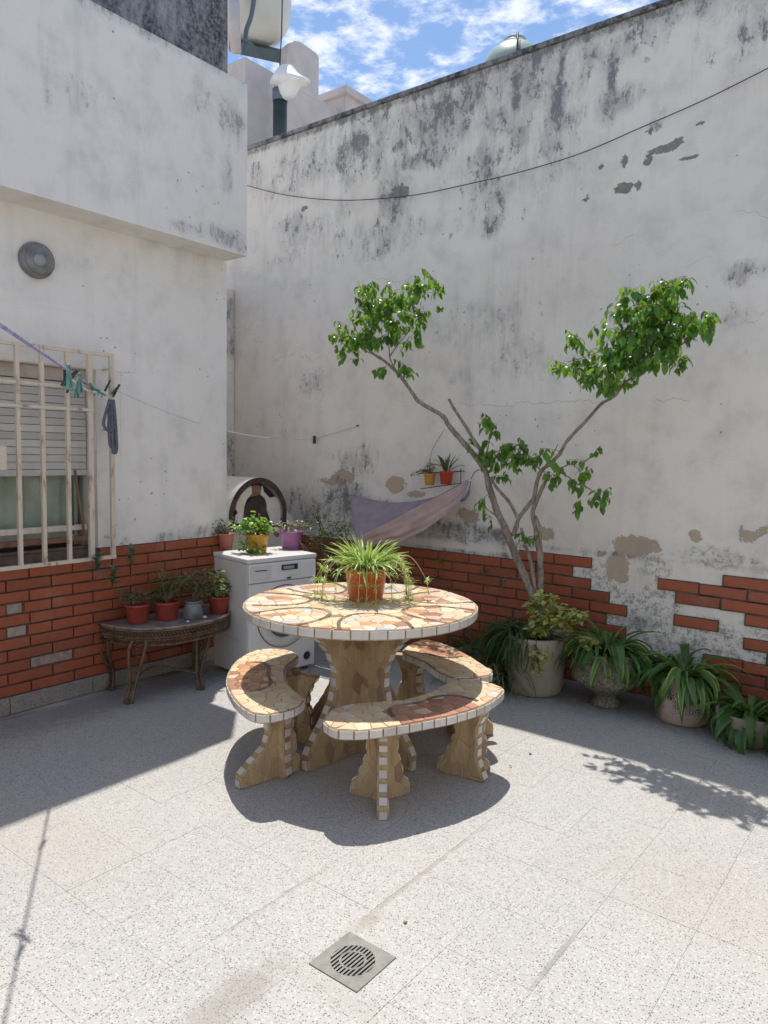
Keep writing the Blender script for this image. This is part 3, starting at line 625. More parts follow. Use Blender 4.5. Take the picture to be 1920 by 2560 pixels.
# window parts
def win():
    w = thing('window', 'half shut window with a cream roller shutter behind the barred grille', 'window', (XL - .1, (WY0 + WY1) / 2, WZ0))
    X = XL - .10
    b = MB(); b.box((X - .03, WY0, WZ1 - .075), (X + .02, WY1 - .004, WZ1 - .002), 0, .003); b.build('header_board', MT['wood_cream'], w)
    z = WZ1 - .08; n = 0
    while z > 1.385:
        h = .043
        b = MB(); b.box((X - .012, WY0 + .01, z - h + .0025), (X + .004, WY1 - .012, z), 0, .003); b.build('slat', MT['slat'], w); z -= h; n += 1
    b = MB(); b.box((X - .016, WY0 + .01, z - .035), (X + .010, WY1 - .012, z), 0, .003); b.build('bottom_rail', MT['slat'], w); zb = z - .035
    b = MB(); b.box((X - .045, WY0 + .01, WZ0 + .17), (X - .041, WY1 - .012, WZ1 - .1)); b.build('pane', MT['glass'], w)
    b = MB(); vs = []; n = 60
    for i in range(n + 1):
        yy = WY0 + (WY1 - WY0 - .02) * i / n; xx = X - .085 + .012 * math.sin(i * 1.1) + .006 * math.sin(i * 2.7); vs += [(xx, yy, WZ0 + .1), (xx, yy, WZ1 - .1)]
    b.add(vs, [(2 * i, 2 * i + 1, 2 * i + 3, 2 * i + 2) for i in range(n)], 0, True); b.build('curtain', MT['curtain'], w)
    for (za, zb2, mt, dx_) in ((WZ0 + .150, WZ0 + .185, 'wood_cream', 0.0), (WZ0 + .085, WZ0 + .118, 'wood_brown', .03), (WZ0 + .03, WZ0 + .055, 'wood_brown', .02)):
        b = MB(); b.box((X - .03 + dx_, WY0 + .005, za), (X + .005 + dx_, WY1 - .014, zb2), 0, .004); b.build('frame_rail', MT[mt], w)
    b = MB(); b.box((X - .14, WY0 + .002, WZ0 - .01), (XL - .012, WY1 - .003, WZ0 + .02), 0, .004); b.build('sill', MT['mortar'], w)
    b = MB(); a1 = atX(187, 1175, X + .012); a2 = atX(216, 1372, X + .03); b.tube([a1, a2], .008, 6, 0); b.build('prop_stick', MT['wood_brown'], w)
    b = MB(); a1 = atX(181, 1172, X + .005); a2 = atX(184, 1335, X + .005); b.box((X - .01, a1.y - .006, a2.z), (X + .005, a1.y + .006, a1.z)); b.build('stile', MT['seam'], w)
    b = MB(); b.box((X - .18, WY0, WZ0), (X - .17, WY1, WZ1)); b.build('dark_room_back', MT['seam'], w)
win()
def grille():
    X = -4.0; g = thing('window_grille', 'cream painted rusty iron bar grille in front of the window', 'grille', (X, 1.9, .84))
    zt_, zb_ = 2.03, .843
    def bar(name, a, c, w=.011, t=.006): 
        b = MB(); b.box(a, c, 0, .0015); return b.build(name, MT['grille'], g)
    for y in (1.36, 1.50, 1.65, 1.80, 1.94, 2.075, 2.222, 2.360):
        wd = .0105 if y < 2.3 else .015
        bar('bar', (X - .012, y - wd, zb_), (X + .012, y + wd, zt_))
    bar('bar', (X - .012, 2.487, zb_), (X + .012, 2.511, zt_))
    bar('rail', (X - .010, 1.20, zt_ - .002), (X + .010, 2.511, zt_ + .018)); bar('rail', (X - .013, 1.20, zb_ - .018), (X + .013, 2.514, zb_ + .003))
    bar('rail', (X + .0125, 1.20, 1.826), (X + .020, 2.225, 1.843)); bar('rail', (X + .0125, 1.20, 1.702), (X + .020, 2.375, 1.718))
    for z in (1.96, 1.60, .95):
        b = MB(); b.box((XL - .02, 2.487 + .006, z - .005), (X - .010, 2.511 - .006, z + .005)); b.build('wall_tie', MT['grille'], g)
    b = MB(); a = atX(0, 1115, X + .03); c = atX(18, 1175, X + .03)
    b.box((X + .013, a.y - .1, c.z), (X + .03, c.y, a.z), 0, .002); b.build('lock_plate', MT['grille'], g)
grille()
# round lamp
lm = thing('wall_lamp', 'round grey bulkhead lamp with a frosted dome high on the white wall', 'lamp', (XL, 2.10, 2.515))
ax = Matrix.Rotation(R(90), 3, 'Y')
b = MB(); b.lathe([(.0, .0), (.097, .0), (.099, .018), (.092, .038), (.074, .046), (.070, .042)], (XL, 2.10, 2.515), 40, 0, True, 0, ax); b.build('housing', MT['lamp_ring'], lm)
b = MB(); b.lathe([(.084, .036), (.076, .056), (.058, .072), (.030, .083), (.001, .087)], (XL, 2.10, 2.515), 36, 0, True, 0, ax); b.build('glass_dome', MT['lamp_ring'], lm)
b = MB(); b.lathe([(.038, .076), (.030, .086), (.016, .091), (.001, .092)], (XL, 2.085, 2.505), 24, 0, True, 0, ax); b.build('bulb_window', MT['lamp_glass'], lm)

# ------------------------------------------------------------------ beyond the walls
nb = thing('neighbour_building', 'pale pink rendered roof wall with a raised chimney block seen over the back wall', 'building', (-5.6, 5.6, 0))
b = MB(); b.box((-5.9, 4.95, 0), (-5.6, 9.5, 5.23), 0, .01); b.build('wall', MT['pink_wall'], nb)
b = MB(); pr = [(5.50, 5.2), (5.50, 5.44), (5.53, 5.58), (5.60, 5.65), (5.70, 5.68), (5.93, 5.665), (5.97, 5.64), (5.97, 5.2)]
vs = [(-5.598, y, z) for y, z in pr] + [(-5.70, y, z) for y, z in pr]; n = len(pr)
b.add(vs, [list(range(n))[::-1], list(range(n, 2 * n))] + [(i, (i + 1) % n, n + (i + 1) % n, n + i) for i in range(n)]); b.build('chimney_block', MT['pink_wall'], nb)
p1 = atX(845, 255, -5.62); b = MB(); b.box((-5.95, 6.30, 4.9), (-5.50, 6.86, 5.40), 0, .01); b.box((-6.0, 6.25, 5.36), (-5.45, 6.92, 5.44), 0, .012); b.build('roof_box', MT['pink_wall'], nb)
bmt = MB(); pA, pB = atX(575, 112, -6.15), atX(742, 150, -5.80)
dirb = (pB - pA); bmt.tube([pA, pB], .075, 4, 0, True, False); tag(bmt.build('steel_beam', MT['steel_blue']), 'blue grey steel beam carrying the cream water tank', 'beam')
tk = thing('water_tank', 'big cream rounded water tank on the steel beam at the top', 'water tank', (-6.05, 5.16, 5.45))
tc_ = atX(602, 60, -6.05); tz = atX(640, 115, -6.05).z
b = MB(); b.lathe([(.001, 0), (.30, 0.0), (.42, .06), (.49, .17), (.51, .34), (.51, .95), (.46, 1.05), (.2, 1.15), (.001, 1.18)], (tc_.x, tc_.y, tz), 40, 0); b.build('shell', MT['tank'], tk)
b = MB(); pts = [atX(x, y, -5.62) for x, y in ((636, -10), (628, 40), (616, 75), (613, 110), (612, 135))]; b.tube(catmull(pts, 5), .022, 8); b.build('hose', MT['steel_blue'], tk)
b = MB(); pts = [atX(x, y, -5.60) for x, y in ((612, 100), (620, 106), (632, 112))]; b.tube(catmull(pts, 5), .014, 8); b.build('hose_end', MT['steel_blue'], tk)
b = MB(); b.tube([atX(585, 0, -5.61), atX(590, 130, -5.61)], .05, 10); b.build('down_pipe', MT['pink_wall'], tk)
b = MB(); b.tube([atX(706, -10, -5.5), atX(704, 80, -5.5), atX(699, 175, -5.5)], .006, 6); tag(b.build('antenna_wire', MT['wire']), 'thin dark wire hanging down to the white plastic bag', 'wire')
fp = thing('flue_pipe', 'dark green flue pipe topped with a white plastic bag, standing behind the back wall', 'flue', (-5.43, 5.2, 4.0))
a = atY(700, 300, 5.2); a2 = atY(702, 235, 5.2)
b = MB(); b.tube([(a.x, 5.2, 3.9), (a.x, 5.2, a2.z)], .068, 20); b.build('pipe', MT['dark_green'], fp)
b = MB(); b.lathe([(.070, -.02), (.074, -.02), (.074, .09), (.070, .09)], (a.x, 5.2, a2.z - .05), 20); b.build('collar', MT['steel_blue'], fp)
bm = bmesh.new(); bmesh.ops.create_icosphere(bm, subdivisions=5, radius=1); cb = atY(718, 203, 5.2)
for v in bm.verts:
    d = v.co.copy(); f = 1 + .07 * mnoise.noise(d * 1.6 + Vector((3, 1, 5))) + .035 * abs(mnoise.noise(d * 4.0)) + .018 * mnoise.noise(d * 11)
    p = Vector((d.x * .17, d.y * .15, d.z * .16)) * f; k_ = max(0., d.z)
    p.x *= 1 - .42 * k_; p.y *= 1 - .4 * k_; p.z = min(p.z, .14)
    if d.x > 0: p.x += .11 * d.x ** 3 * (1 - min(1, abs(d.z + .05) * 1.6)); p.z -= .05 * d.x ** 2
    if d.z < -.2: p.x = p.x * .62 + .01; p.y *= .62; p.z *= 1.1
    v.co = p + cb
me = bpy.data.meshes.new('plastic_bag'); bm.to_mesh(me); bm.free(); me.materials.append(MT['bag']); me.polygons.foreach_set('use_smooth', [True] * len(me.polygons))
bg = bpy.data.objects.new('plastic_bag', me); link(bg); tag(bg, 'crumpled white plastic bag wrapped over the top of the dark flue pipe', 'bag')
dm = thing('dome_tank', 'pale green domed tank lid peeking over the sloping top of the back wall', 'water tank', (-4.13, 7.5, 5.3))
dc = atY(1290, 190, 7.5)
b = MB(); b.lathe([(.36, -.3), (.36, .0), (.30, .13), (.20, .22), (.12, .26)], (dc.x - .03, 7.5, dc.z + .07), 32); b.build('lid', MT['dome'], dm)
b = MB(); b.lathe([(.150, .245), (.152, .262), (.12, .285), (.11, .285)], (dc.x - .03, 7.5, dc.z + .07), 32); b.build('white_ring', MT['white_metal'], dm)
b = MB(); b.lathe([(.125, .28), (.125, .31), (.08, .335), (.001, .345)], (dc.x - .03, 7.5, dc.z + .07), 32); b.build('cap', MT['dome'], dm)
a = atY(1294, 165, 7.2); a2 = atY(1294, 80, 7.2); b = MB(); b.tube([a, a2], .012, 6); b.tube([atY(1299, 165, 7.2), atY(1300, 100, 7.2)], .007, 6); tag(b.build('antenna_pole', MT['dark_green']), 'thin dark pole standing in front of the domed tank lid', 'pole')

# ------------------------------------------------------------------ wires, cords and pegs
pts = [atY(x, y, YB - .03) for x, y in ((612, 462), (700, 485), (800, 498), (900, 500), (1040, 487), (1180, 458), (1300, 430), (1450, 384), (1600, 320), (1760, 250), (1925, 168))]
b = MB(); b.tube(catmull(pts, 6), .0032, 6); tag(b.build('wall_cable', MT['wire']), 'long dark cable sagging across the upper back wall', 'cable')
A0 = Vector((-4.0, 2.49, 1.835))
def sag(a, c, s, n=14): return [a.lerp(c, i / n) - Vector((0, 0, s * 4 * (i / n) * (1 - i / n))) for i in range(n + 1)]
pe = Vector((-.55, .12, 1.66)); cl = thing('clothesline', 'purple cord tied to the top right of the window grille, coming from the left', 'cord', A0)
b = MB(); b.tube(sag(Vector((-3.98, 2.36, 1.845)), pe, .0), .0042, 7); b.build('cord', MT['purple_cord'], cl)
b = MB(); q0 = atX(178, 948, -3.97); q1 = atX(225, 978, -3.97); q2 = atX(255, 978, -3.97); q3 = atX(278, 998, -3.97); b.tube(catmull([q0, q1, q2, q3], 5), .008, 7); b.build('cord_end', MT['white_cord'], cl)
b = MB(); r0 = atX(190, 945, -3.96); r1 = atX(235, 985, -3.96); b.tube([r0, r1], .005, 6); b.build('second_strand', MT['grille'], cl)
def peg(p, rot, mt, lab, s=1.3):
    t = thing('clothes_peg', lab, 'clothes peg', p, 'clothes pegs on the clothesline')
    for k in (-1, 1):
        b = MB(); m = Euler(rot).to_matrix() @ Matrix.Rotation(k * .16, 3, 'X')
        b.box((-.0055, k * .0055 - .0035, -.035 * s), (.0055, k * .0055 + .0035, .035 * s), 0, .001, None)
        b.v = [tuple(m @ Vector(v) + Vector(p)) for v in b.v]; b.build('jaw', mt, t)
    b = MB(); b.tube([Vector(p) + Euler(rot).to_matrix() @ Vector((-.008, 0, 0)), Vector(p) + Euler(rot).to_matrix() @ Vector((.008, 0, 0))], .004, 8); b.build('spring', MT['steel_wire'], t)
for (x, y, rt, mt, lab) in ((163, 945, (.1, 0, .3), 'peg_dark', 'dark green clothes peg highest on the purple cord at the third bar'), (170, 962, (-.2, .1, 1.2), 'peg_dark', 'dark clothes peg hanging just below the highest peg'),
        (193, 975, (.1, .3, .2), 'peg', 'pale green clothes peg hanging straight down between two bars'), (232, 972, (.9, .2, .4), 'peg', 'green clothes peg tilted sideways left of the knot'),
        (247, 978, (1.2, -.6, .3), 'peg', 'green clothes peg lying almost flat beside the white knot'), (268, 966, (.6, .5, 1.), 'peg_dark', 'small dark peg on top of the grille corner knot'), (290, 975, (-.7, .2, .5), 'peg_dark', 'dark peg sticking out right of the grille corner')):
    peg(atX(x, y, -3.965), rt, MT[mt], lab)
for (gx, gy, mt, lab) in ((130, 2115, 'peg', 'green clothes peg farther along the purple cord'), (72, 2342, 'peg_dark', 'dark clothes peg near the free end of the purple cord'), (60, 2388, 'peg', 'pale green clothes peg beside the dark one near the free end of the cord')):
    gp = atZ(gx, gy); best = min(range(200), key=lambda i: ((lambda P: (P.x - SUN.x / SUN.z * P.z - gp.x) ** 2 + (P.y - SUN.y / SUN.z * P.z - gp.y) ** 2)(Vector((-3.98, 2.36, 1.845)).lerp(pe, i / 199))))
    peg(Vector((-3.98, 2.36, 1.845)).lerp(pe, best / 199) - Vector((0, 0, .02)), (.3, .9 if gx == 72 else .1, .6), MT[mt], lab, 1.3)
b = MB(); 
for i, (dx_, xm_, yb_) in enumerate(((0, 0, 1118), (5, 8, 1132), (-6, -12, 1078))):
    pl = [atX(x, y, -3.955 + i * .006) for x, y in ((276 + dx_ * .3, 1000), (272 + xm_, 1050), (274 + xm_, yb_ - 10), (281 + xm_ * .5, yb_), (289 + xm_ * .3, yb_ - 10), (288, 1050), (283, 1000))]; b.tube(catmull(pl, 4), .0095, 6)
tag(b.build('hanging_strap', MT['strap']), 'dark navy strap hanging in loops from the corner of the window grille', 'strap')
b = MB(); w0 = atX(290, 975, -3.99); w1 = atY(585, 1063, 4.4); w2 = atY(790, 1096, YB - .01); w3 = atY(895, 1065, YB - .01)
b.tube(sag(w0, w2, .10, 20) + [w3], .0022, 5); tag(b.build('thin_wire', MT['white_cord']), 'thin white line strung from the window grille to the back wall', 'wire')
b = MB(); b.box((w2.x - .010, w2.y - .03, w2.z - .045), (w2.x + .010, w2.y - .012, w2.z + .02), 0, .002); tag(b.build('wall_peg', MT['wire']), 'single black peg hanging on the thin white line by the back wall', 'peg')
b = MB(); 
b.tube([(w3.x, YB + .02, w3.z), (w3.x, YB - .03, w3.z + .004)], .005, 6); tag(b.build('wall_nail', MT['wire']), 'nail in the back wall where the thin white line ends', 'nail')

# ------------------------------------------------------------------ mosaic furniture
def clip(poly, n, d):
    out = []
    for i in range(len(poly)):
        a, c = poly[i], poly[(i + 1) % len(poly)]; da = a[0] * n[0] + a[1] * n[1] - d; dc_ = c[0] * n[0] + c[1] * n[1] - d
        if da <= 0: out.append(a)
        if (da < 0) != (dc_ < 0) and abs(da - dc_) > 1e-12:
            t = da / (da - dc_); out.append((a[0] + (c[0] - a[0]) * t, a[1] + (c[1] - a[1]) * t))
    return out
def voronoi(seeds, size):
    P = np.array(seeds); cells = []
    for i, s in enumerate(seeds):
        c = [(s[0] - size, s[1] - size), (s[0] + size, s[1] - size), (s[0] + size, s[1] + size), (s[0] - size, s[1] + size)]
        d2 = ((P - P[i]) ** 2).sum(1)
        for j in np.argsort(d2)[1:22]:
            n = P[j] - P[i]; m = (P[j] + P[i]) / 2; c = clip(c, n, n @ m)
            if len(c) < 3: break
        cells.append(c)
    return cells
def inside(pt, poly):
    x, y = pt; r_ = False
    for i in range(len(poly)):
        x1, y1 = poly[i][0], poly[i][1]; x2, y2 = poly[i - 1][0], poly[i - 1][1]
        if (y1 > y) != (y2 > y) and x < (x2 - x1) * (y - y1) / (y2 - y1) + x1: r_ = not r_
    return r_
def convex_clip(cell, outline):
    """keep the part of cell inside the outline, cut by the outline's nearest edges (outline counter-clockwise)"""
    return cell
def dist_poly(pt, poly):
    best = 9
    for i in range(len(poly)):
        a = Vector(poly[i - 1][:2]); c = Vector(poly[i][:2]); p = Vector(pt); ab = c - a; t = max(0, min(1, (p - a).dot(ab) / max(1e-9, ab.dot(ab)))); best = min(best, (p - a - ab * t).length)
    return best
def shards(parent, outline, z, spacing, paint, seed, lines=(), limit=255, thick=.0045):
    """irregular broken tiles covering an outline, each its own object"""
    r_ = random.Random(seed); xs = [p[0] for p in outline]; ys = [p[1] for p in outline]
    seeds = []; kinds = []
    for ln in ():
        acc = 0
        for i in range(len(ln) - 1):
            a, c = Vector(ln[i][:2]), Vector(ln[i + 1][:2]); l = (c - a).length; acc += l
            if acc > spacing * .62:
                acc = 0
                if inside(c, outline) and all((Vector(s) - c).length > spacing * .4 for s in seeds): seeds.append((c.x, c.y)); kinds.append('line')
    nl = len(seeds); tries = 0
    bands = lines
    while len(seeds) < limit + 60 and tries < 9000:
        tries += 1; p = (r_.uniform(min(xs), max(xs)), r_.uniform(min(ys), max(ys)))
        if not inside(p, outline): continue
        mn = min([(s[0] - p[0]) ** 2 + (s[1] - p[1]) ** 2 for s in seeds] or [9])
        if mn > (spacing * r_.uniform(.72, 1.0)) ** 2: seeds.append(p); kinds.append('fill')
        if len(seeds) >= limit: break
    # seeds mirrored outside the outline keep the border cells trimmed
    ghosts = []
    n = len(outline)
    for s in list(seeds):
        if dist_poly(s, outline) < spacing * 1.3:
            # nearest point on outline
            bp = None; bd = 9
            for i in range(n):
                a = Vector(outline[i - 1][:2]); c = Vector(outline[i][:2]); ab = c - a; t = max(0, min(1, (Vector(s) - a).dot(ab) / max(1e-9, ab.dot(ab)))); q = a + ab * t
                if (Vector(s) - q).length < bd: bd = (Vector(s) - q).length; bp = q
            ghosts.append((2 * bp.x - s[0], 2 * bp.y - s[1]))
    cells = voronoi(seeds + ghosts, .3); cnt = 0
    for i in range(len(seeds)):
        c = cells[i]
        if len(c) < 3: continue
        g0 = Vector((sum(p[0] for p in c) / len(c), sum(p[1] for p in c) / len(c)))
        ex = []
        for p in c:
            v = Vector(p) - g0; l = v.length
            if l < 1e-5: continue
            ex.append(g0 + v * max(.3, (l - .0019) / l))
        if len(ex) < 3: continue
        # keep inside
        ex = [e if inside(e, outline) else g0 + (e - g0) * .8 for e in ex]
        k = paint(seeds[i], kinds[i], r_)
        b = MB(); zt_ = z + thick + r_.uniform(-.0007, .0007); tl = (r_.uniform(-.012, .012), r_.uniform(-.012, .012)); n_ = len(ex)
        vs = [(e.x, e.y, z - .002) for e in ex] + [(e.x, e.y, zt_ - .001 + (e.x - g0.x) * tl[0] + (e.y - g0.y) * tl[1]) for e in ex] + [(g0.x + (e.x - g0.x) * .95, g0.y + (e.y - g0.y) * .95, zt_ + (e.x - g0.x) * tl[0] + (e.y - g0.y) * tl[1]) for e in ex]
        b.add(vs, [list(range(2 * n_, 3 * n_))] + [(i_, (i_ + 1) % n_, n_ + (i_ + 1) % n_, n_ + i_) for i_ in range(n_)] + [(n_ + i_, n_ + (i_ + 1) % n_, 2 * n_ + (i_ + 1) % n_, 2 * n_ + i_) for i_ in range(n_)])
        b.build('mosaic_tile', MT[k], parent, Vector((g0.x, g0.y, z))); cnt += 1
    for ln in bands:                                   # dark bands: narrow dark pieces in file, laid just proud
        P_ = [Vector(p[:2]) for p in ln]; i = 0; acc = P_[0]
        pts_ = [P_[0]]
        for p in P_[1:]:
            if (p - pts_[-1]).length > r_.uniform(.030, .055): pts_.append(p)
        for a, c in zip(pts_[:-1], pts_[1:]):
            if not (inside(a, outline) and inside(c, outline)): continue
            t = (c - a).normalized(); nn = Vector((-t.y, t.x)) * r_.uniform(.0078, .0105); a2 = a + t * .0015; c2_ = c - t * .0015; m_ = (a + c) / 2
            b = MB(); b.prism([(a2 - nn)[:], (c2_ - nn)[:], (c2_ + nn)[:], (a2 + nn)[:]], z, z + thick + .0022); b.build('mosaic_tile', MT[r_.choice(['m_dark', 'm_dark', 'm_brown'])], parent, Vector((m_.x, m_.y, z))); cnt += 1
    return cnt
def area(poly): return sum(poly[i - 1][0] * poly[i][1] - poly[i][0] * poly[i - 1][1] for i in range(len(poly))) / 2
def rim_tiles(parent, outline, z0, z1, width, gap=.0065, name='rim_tile', only=None, mats=('rim_white',), seed=1):
    """rectangular tiles standing on the edge of a slab; outline counter-clockwise"""
    r_ = random.Random(seed); n = len(outline); seg = [Vector(p[:2]) for p in outline]; L_ = [0]
    for i in range(n): L_.append(L_[-1] + (seg[(i + 1) % n] - seg[i]).length)
    tot = L_[-1]; m = max(3, round(tot / width)); w = tot / m
    def at(s):
        s %= tot
        for i in range(n):
            if L_[i + 1] >= s: t = (s - L_[i]) / max(1e-9, L_[i + 1] - L_[i]); return seg[i].lerp(seg[(i + 1) % n], t)
        return seg[0]
    for k in range(m):
        s0, s1 = k * w + gap / 2 + r_.uniform(0, .001), (k + 1) * w - gap / 2
        P_ = [at(s0 + (s1 - s0) * j / 4) for j in range(5)]; out = []
        for j in range(5):
            t = (P_[min(j + 1, 4)] - P_[max(j - 1, 0)]).normalized(); out.append(Vector((t.y, -t.x)))
        d0, d1 = .001, .0052 + r_.uniform(-.0006, .0008); b = MB(); vs = []
        for j in range(5):
            for (d, z) in ((d0, z0), (d1, z0), (d1, z1), (d0, z1)): vs.append((P_[j].x + out[j].x * d, P_[j].y + out[j].y * d, z))
        fs = []
        for j in range(4): fs += [(4 * j + q, 4 * j + (q + 1) % 4, 4 * j + 4 + (q + 1) % 4, 4 * j + 4 + q) for q in range(4)]
        fs += [(3, 2, 1, 0), (16, 17, 18, 19)]
        fs = [f[::-1] for f in fs]
        b.add(vs, fs); b.build(name, MT[r_.choice(mats)], parent)
def wing(parent, c, ang, prof, th, foot_tile=True, tilew=.032, tile_h=.045, material='stone', seed=3):
    """upright stone-clad fin; prof: list of (radius, z) of its outer edge from foot to top"""
    pr = [(r_, z) for r_, z in prof]; d = Vector((math.cos(ang), math.sin(ang), 0)); s = Vector((-d.y, d.x, 0)); c = Vector(c)
    b = MB(); n = len(pr); h = th / 2; vs = []
    for sg in (-1, 1):
        for (r_, z) in pr: vs.append(c + d * r_ + s * (h * sg) + Vector((0, 0, z)))
        for (r_, z) in pr[::-1]: pass
    vi = [c + s * (-h) + Vector((0, 0, pr[0][1])), c + s * (-h) + Vector((0, 0, pr[-1][1])), c + s * h + Vector((0, 0, pr[0][1])), c + s * h + Vector((0, 0, pr[-1][1]))]
    vs += vi; a, a2, e, e2 = 2 * n, 2 * n + 1, 2 * n + 2, 2 * n + 3
    fs = [tuple(range(n)) + (a2, a), tuple(range(2 * n - 1, n - 1, -1)) + (e, e2)]
    fs += [(i, n + i, n + i + 1, i + 1) for i in range(n - 1)] + [(0, a, e, n), (n - 1, 2 * n - 1, e2, a2)]
    b.add(vs, fs); o = b.build('support_fin', MT[material], parent)
    bv = o.modifiers.new('edge', 'BEVEL'); bv.width = .006; bv.segments = 2; bv.limit_method = 'ANGLE'
    # tiles up the edge
    P_ = [Vector((r_, z)) for r_, z in pr]; L_ = [0]
    for i in range(n - 1): L_.append(L_[-1] + (P_[i + 1] - P_[i]).length)
    def at(q):
        for i in range(n - 1):
            if L_[i + 1] >= q: t = (q - L_[i]) / max(1e-9, L_[i + 1] - L_[i]); return P_[i].lerp(P_[i + 1], t), (P_[i + 1] - P_[i]).normalized()
        return P_[-1], (P_[-1] - P_[-2]).normalized()
    m = int(L_[-1] / (tile_h * 1.5)); r_ = random.Random(seed)
    for k in range(m):
        q = (k + .35) * L_[-1] / m; (p, t) = at(q + tile_h / 2 * .9); nrm = Vector((t.y, -t.x))
        ctr = c + d * (p.x + nrm.x * .0035) + Vector((0, 0, p.y + nrm.y * .0035)); up = d * t.x + Vector((0, 0, t.y)); ou = d * nrm.x + Vector((0, 0, nrm.y))
        hw = tilew / 2; hh = tile_h / 2 * r_.uniform(.85, 1.0); b = MB(); vs = []
        for (x, y, z) in [(x, y, z) for x in (-1, 1) for y in (-1, 1) for z in (-1, 1)]: vs.append(ctr + s * (x * hw) + up * (y * hh) + ou * (z * .0028))
        b.add(vs, [(0, 1, 3, 2), (4, 6, 7, 5), (0, 4, 5, 1), (2, 3, 7, 6), (0, 2, 6, 4), (1, 5, 7, 3)]); b.build('edge_tile', MT['rim_white'], parent)
def slab(parent, outline, z0, z1, name, mat):
    b = MB(); b.prism([(p[0], p[1]) for p in outline], z0, z1); return b.build(name, mat, parent)

# round table
TC = Vector((-2.29, 2.79, 0)); TR = .572; TZ = .752
tb = thing('mosaic_table', 'round stone patio table with a broken tile mosaic top edged in white tiles', 'table', TC)
circ = [(TC.x + TR * math.cos(2 * math.pi * i / 96), TC.y + TR * math.sin(2 * math.pi * i / 96)) for i in range(96)]
slab(tb, circ, TZ - .046, TZ - .004, 'tabletop', MT['grout_tan'])
NPET = 7; pet = []; lines = []
for k in range(NPET):
    a0 = 2 * math.pi * (k + .15) / NPET; ln = []
    for i in range(121):
        t = (-1 + 2 * i / 120) * math.pi / 2; dp_ = TR - .03 - .29 * max(0, math.cos(t)) ** .75; lt = .155 * math.sin(t); ln.append((TC.x + dp_ * math.cos(a0) - lt * math.sin(a0), TC.y + dp_ * math.sin(a0) + lt * math.cos(a0)))
    lines.append(ln); pet.append(a0)
def paint_table(p, kind, r_):
    if kind == 'line': return r_.choice(['m_dark', 'm_dark', 'm_brown'])
    v = Vector(p) - Vector(TC[:2]); rr = v.length; a = math.atan2(v.y, v.x)
    for k, a0 in enumerate(pet):
        da = (a - a0 + math.pi) % (2 * math.pi) - math.pi
        ux, uy = rr * math.cos(da), rr * math.sin(da)
        if abs(uy) < .155 and abs(da) < 1 and ux > TR - .03 - .29 * math.sqrt(max(0, 1 - (uy / .155) ** 2)) ** .75:
            return r_.choices(['m_terra', 'm_peach', 'm_pink', 'm_cream', 'm_white', 'm_rust', 'm_orange', 'm_blue', 'm_green'], [13, 24, 24, 24, 8, 8, 6, 3, 2])[0]
    if rr > .50: return r_.choices(['m_cream', 'm_peach', 'm_terra', 'm_orange', 'm_yellow', 'm_pink', 'm_blue'], [30, 24, 12, 10, 16, 8, 2])[0]
    return r_.choices(['m_cream', 'm_yellow', 'm_peach', 'm_pink', 'm_brown', 'm_terra'], [44, 26, 12, 10, 4, 4])[0]
inner = [(TC.x + (TR - .004) * math.cos(2 * math.pi * i / 72), TC.y + (TR - .004) * math.sin(2 * math.pi * i / 72)) for i in range(72)]
print('table tiles', shards(tb, inner, TZ - .004, .060, paint_table, 11, lines, 225))
rim_tiles(tb, circ, TZ - .040, TZ - .006, .078)
PROF = [(.335, .0), (.357, .005), (.360, .075), (.335, .115), (.255, .215), (.200, .300), (.178, .38), (.180, .45), (.215, .53), (.285, .61), (.36, .665), (.44, TZ - .047)]
for k in range(4): wing(tb, TC, math.atan2(.326, .386) + R(45 + 90 * k) + R(0), PROF, .055, seed=20 + k)
core = MB(); cpr = [(.055, 0), (.10, .30), (.105, .42), (.12, .52), (.16, .64), (.22, TZ - .047)]
core.lathe([(r_ * .55, z) for r_, z in cpr], TC, 4, 0, False, 0, Matrix.Rotation(math.atan2(.326, .386), 3, 'Z')); core.build('support_core', MT['stone'], tb)

# benches: outlines measured on the seat plane
BZ = .40
def trace(o, k, pts): return [atZ(o[0] + x / k, o[1] + y / k, BZ) for x, y in pts]
o_l = trace((560, 1580), 5.53, [(1020, 330), (960, 270), (860, 240), (740, 228), (600, 228), (450, 248), (330, 292), (200, 372), (110, 480), (55, 600), (45, 700), (80, 800), (150, 925), (250, 1025), (370, 1100), (500, 1130), (640, 1125), (790, 1098), (940, 1055), (1040, 1008), (1105, 935), (1085, 895), (1000, 835), (920, 765), (865, 690), (838, 600), (838, 520), (870, 455), (940, 400)])
o_f = trace((780, 1580), 3.318, [(105, 735), (125, 765), (175, 795), (245, 812), (400, 812), (570, 795), (730, 770), (870, 745), (1000, 720), (1140, 693), (1240, 665), (1340, 635), (1430, 600), (1500, 562), (1560, 515), (1585, 478), (1560, 450), (1500, 425), (1440, 408), (1370, 396), (1280, 388), (1170, 400), (1080, 442), (1000, 490), (880, 530), (760, 558), (600, 572), (400, 590), (250, 610), (150, 655)])
o_b = trace((780, 1580), 3.318, [(760, 150), (800, 108), (850, 82), (900, 68), (960, 62), (1040, 80), (1130, 110), (1220, 150), (1300, 195), (1380, 245), (1440, 285), (1485, 325), (1480, 350), (1370, 372), (1240, 380), (1160, 372), (1110, 355), (1050, 325), (1000, 290), (950, 252), (880, 222), (820, 195), (770, 178)])
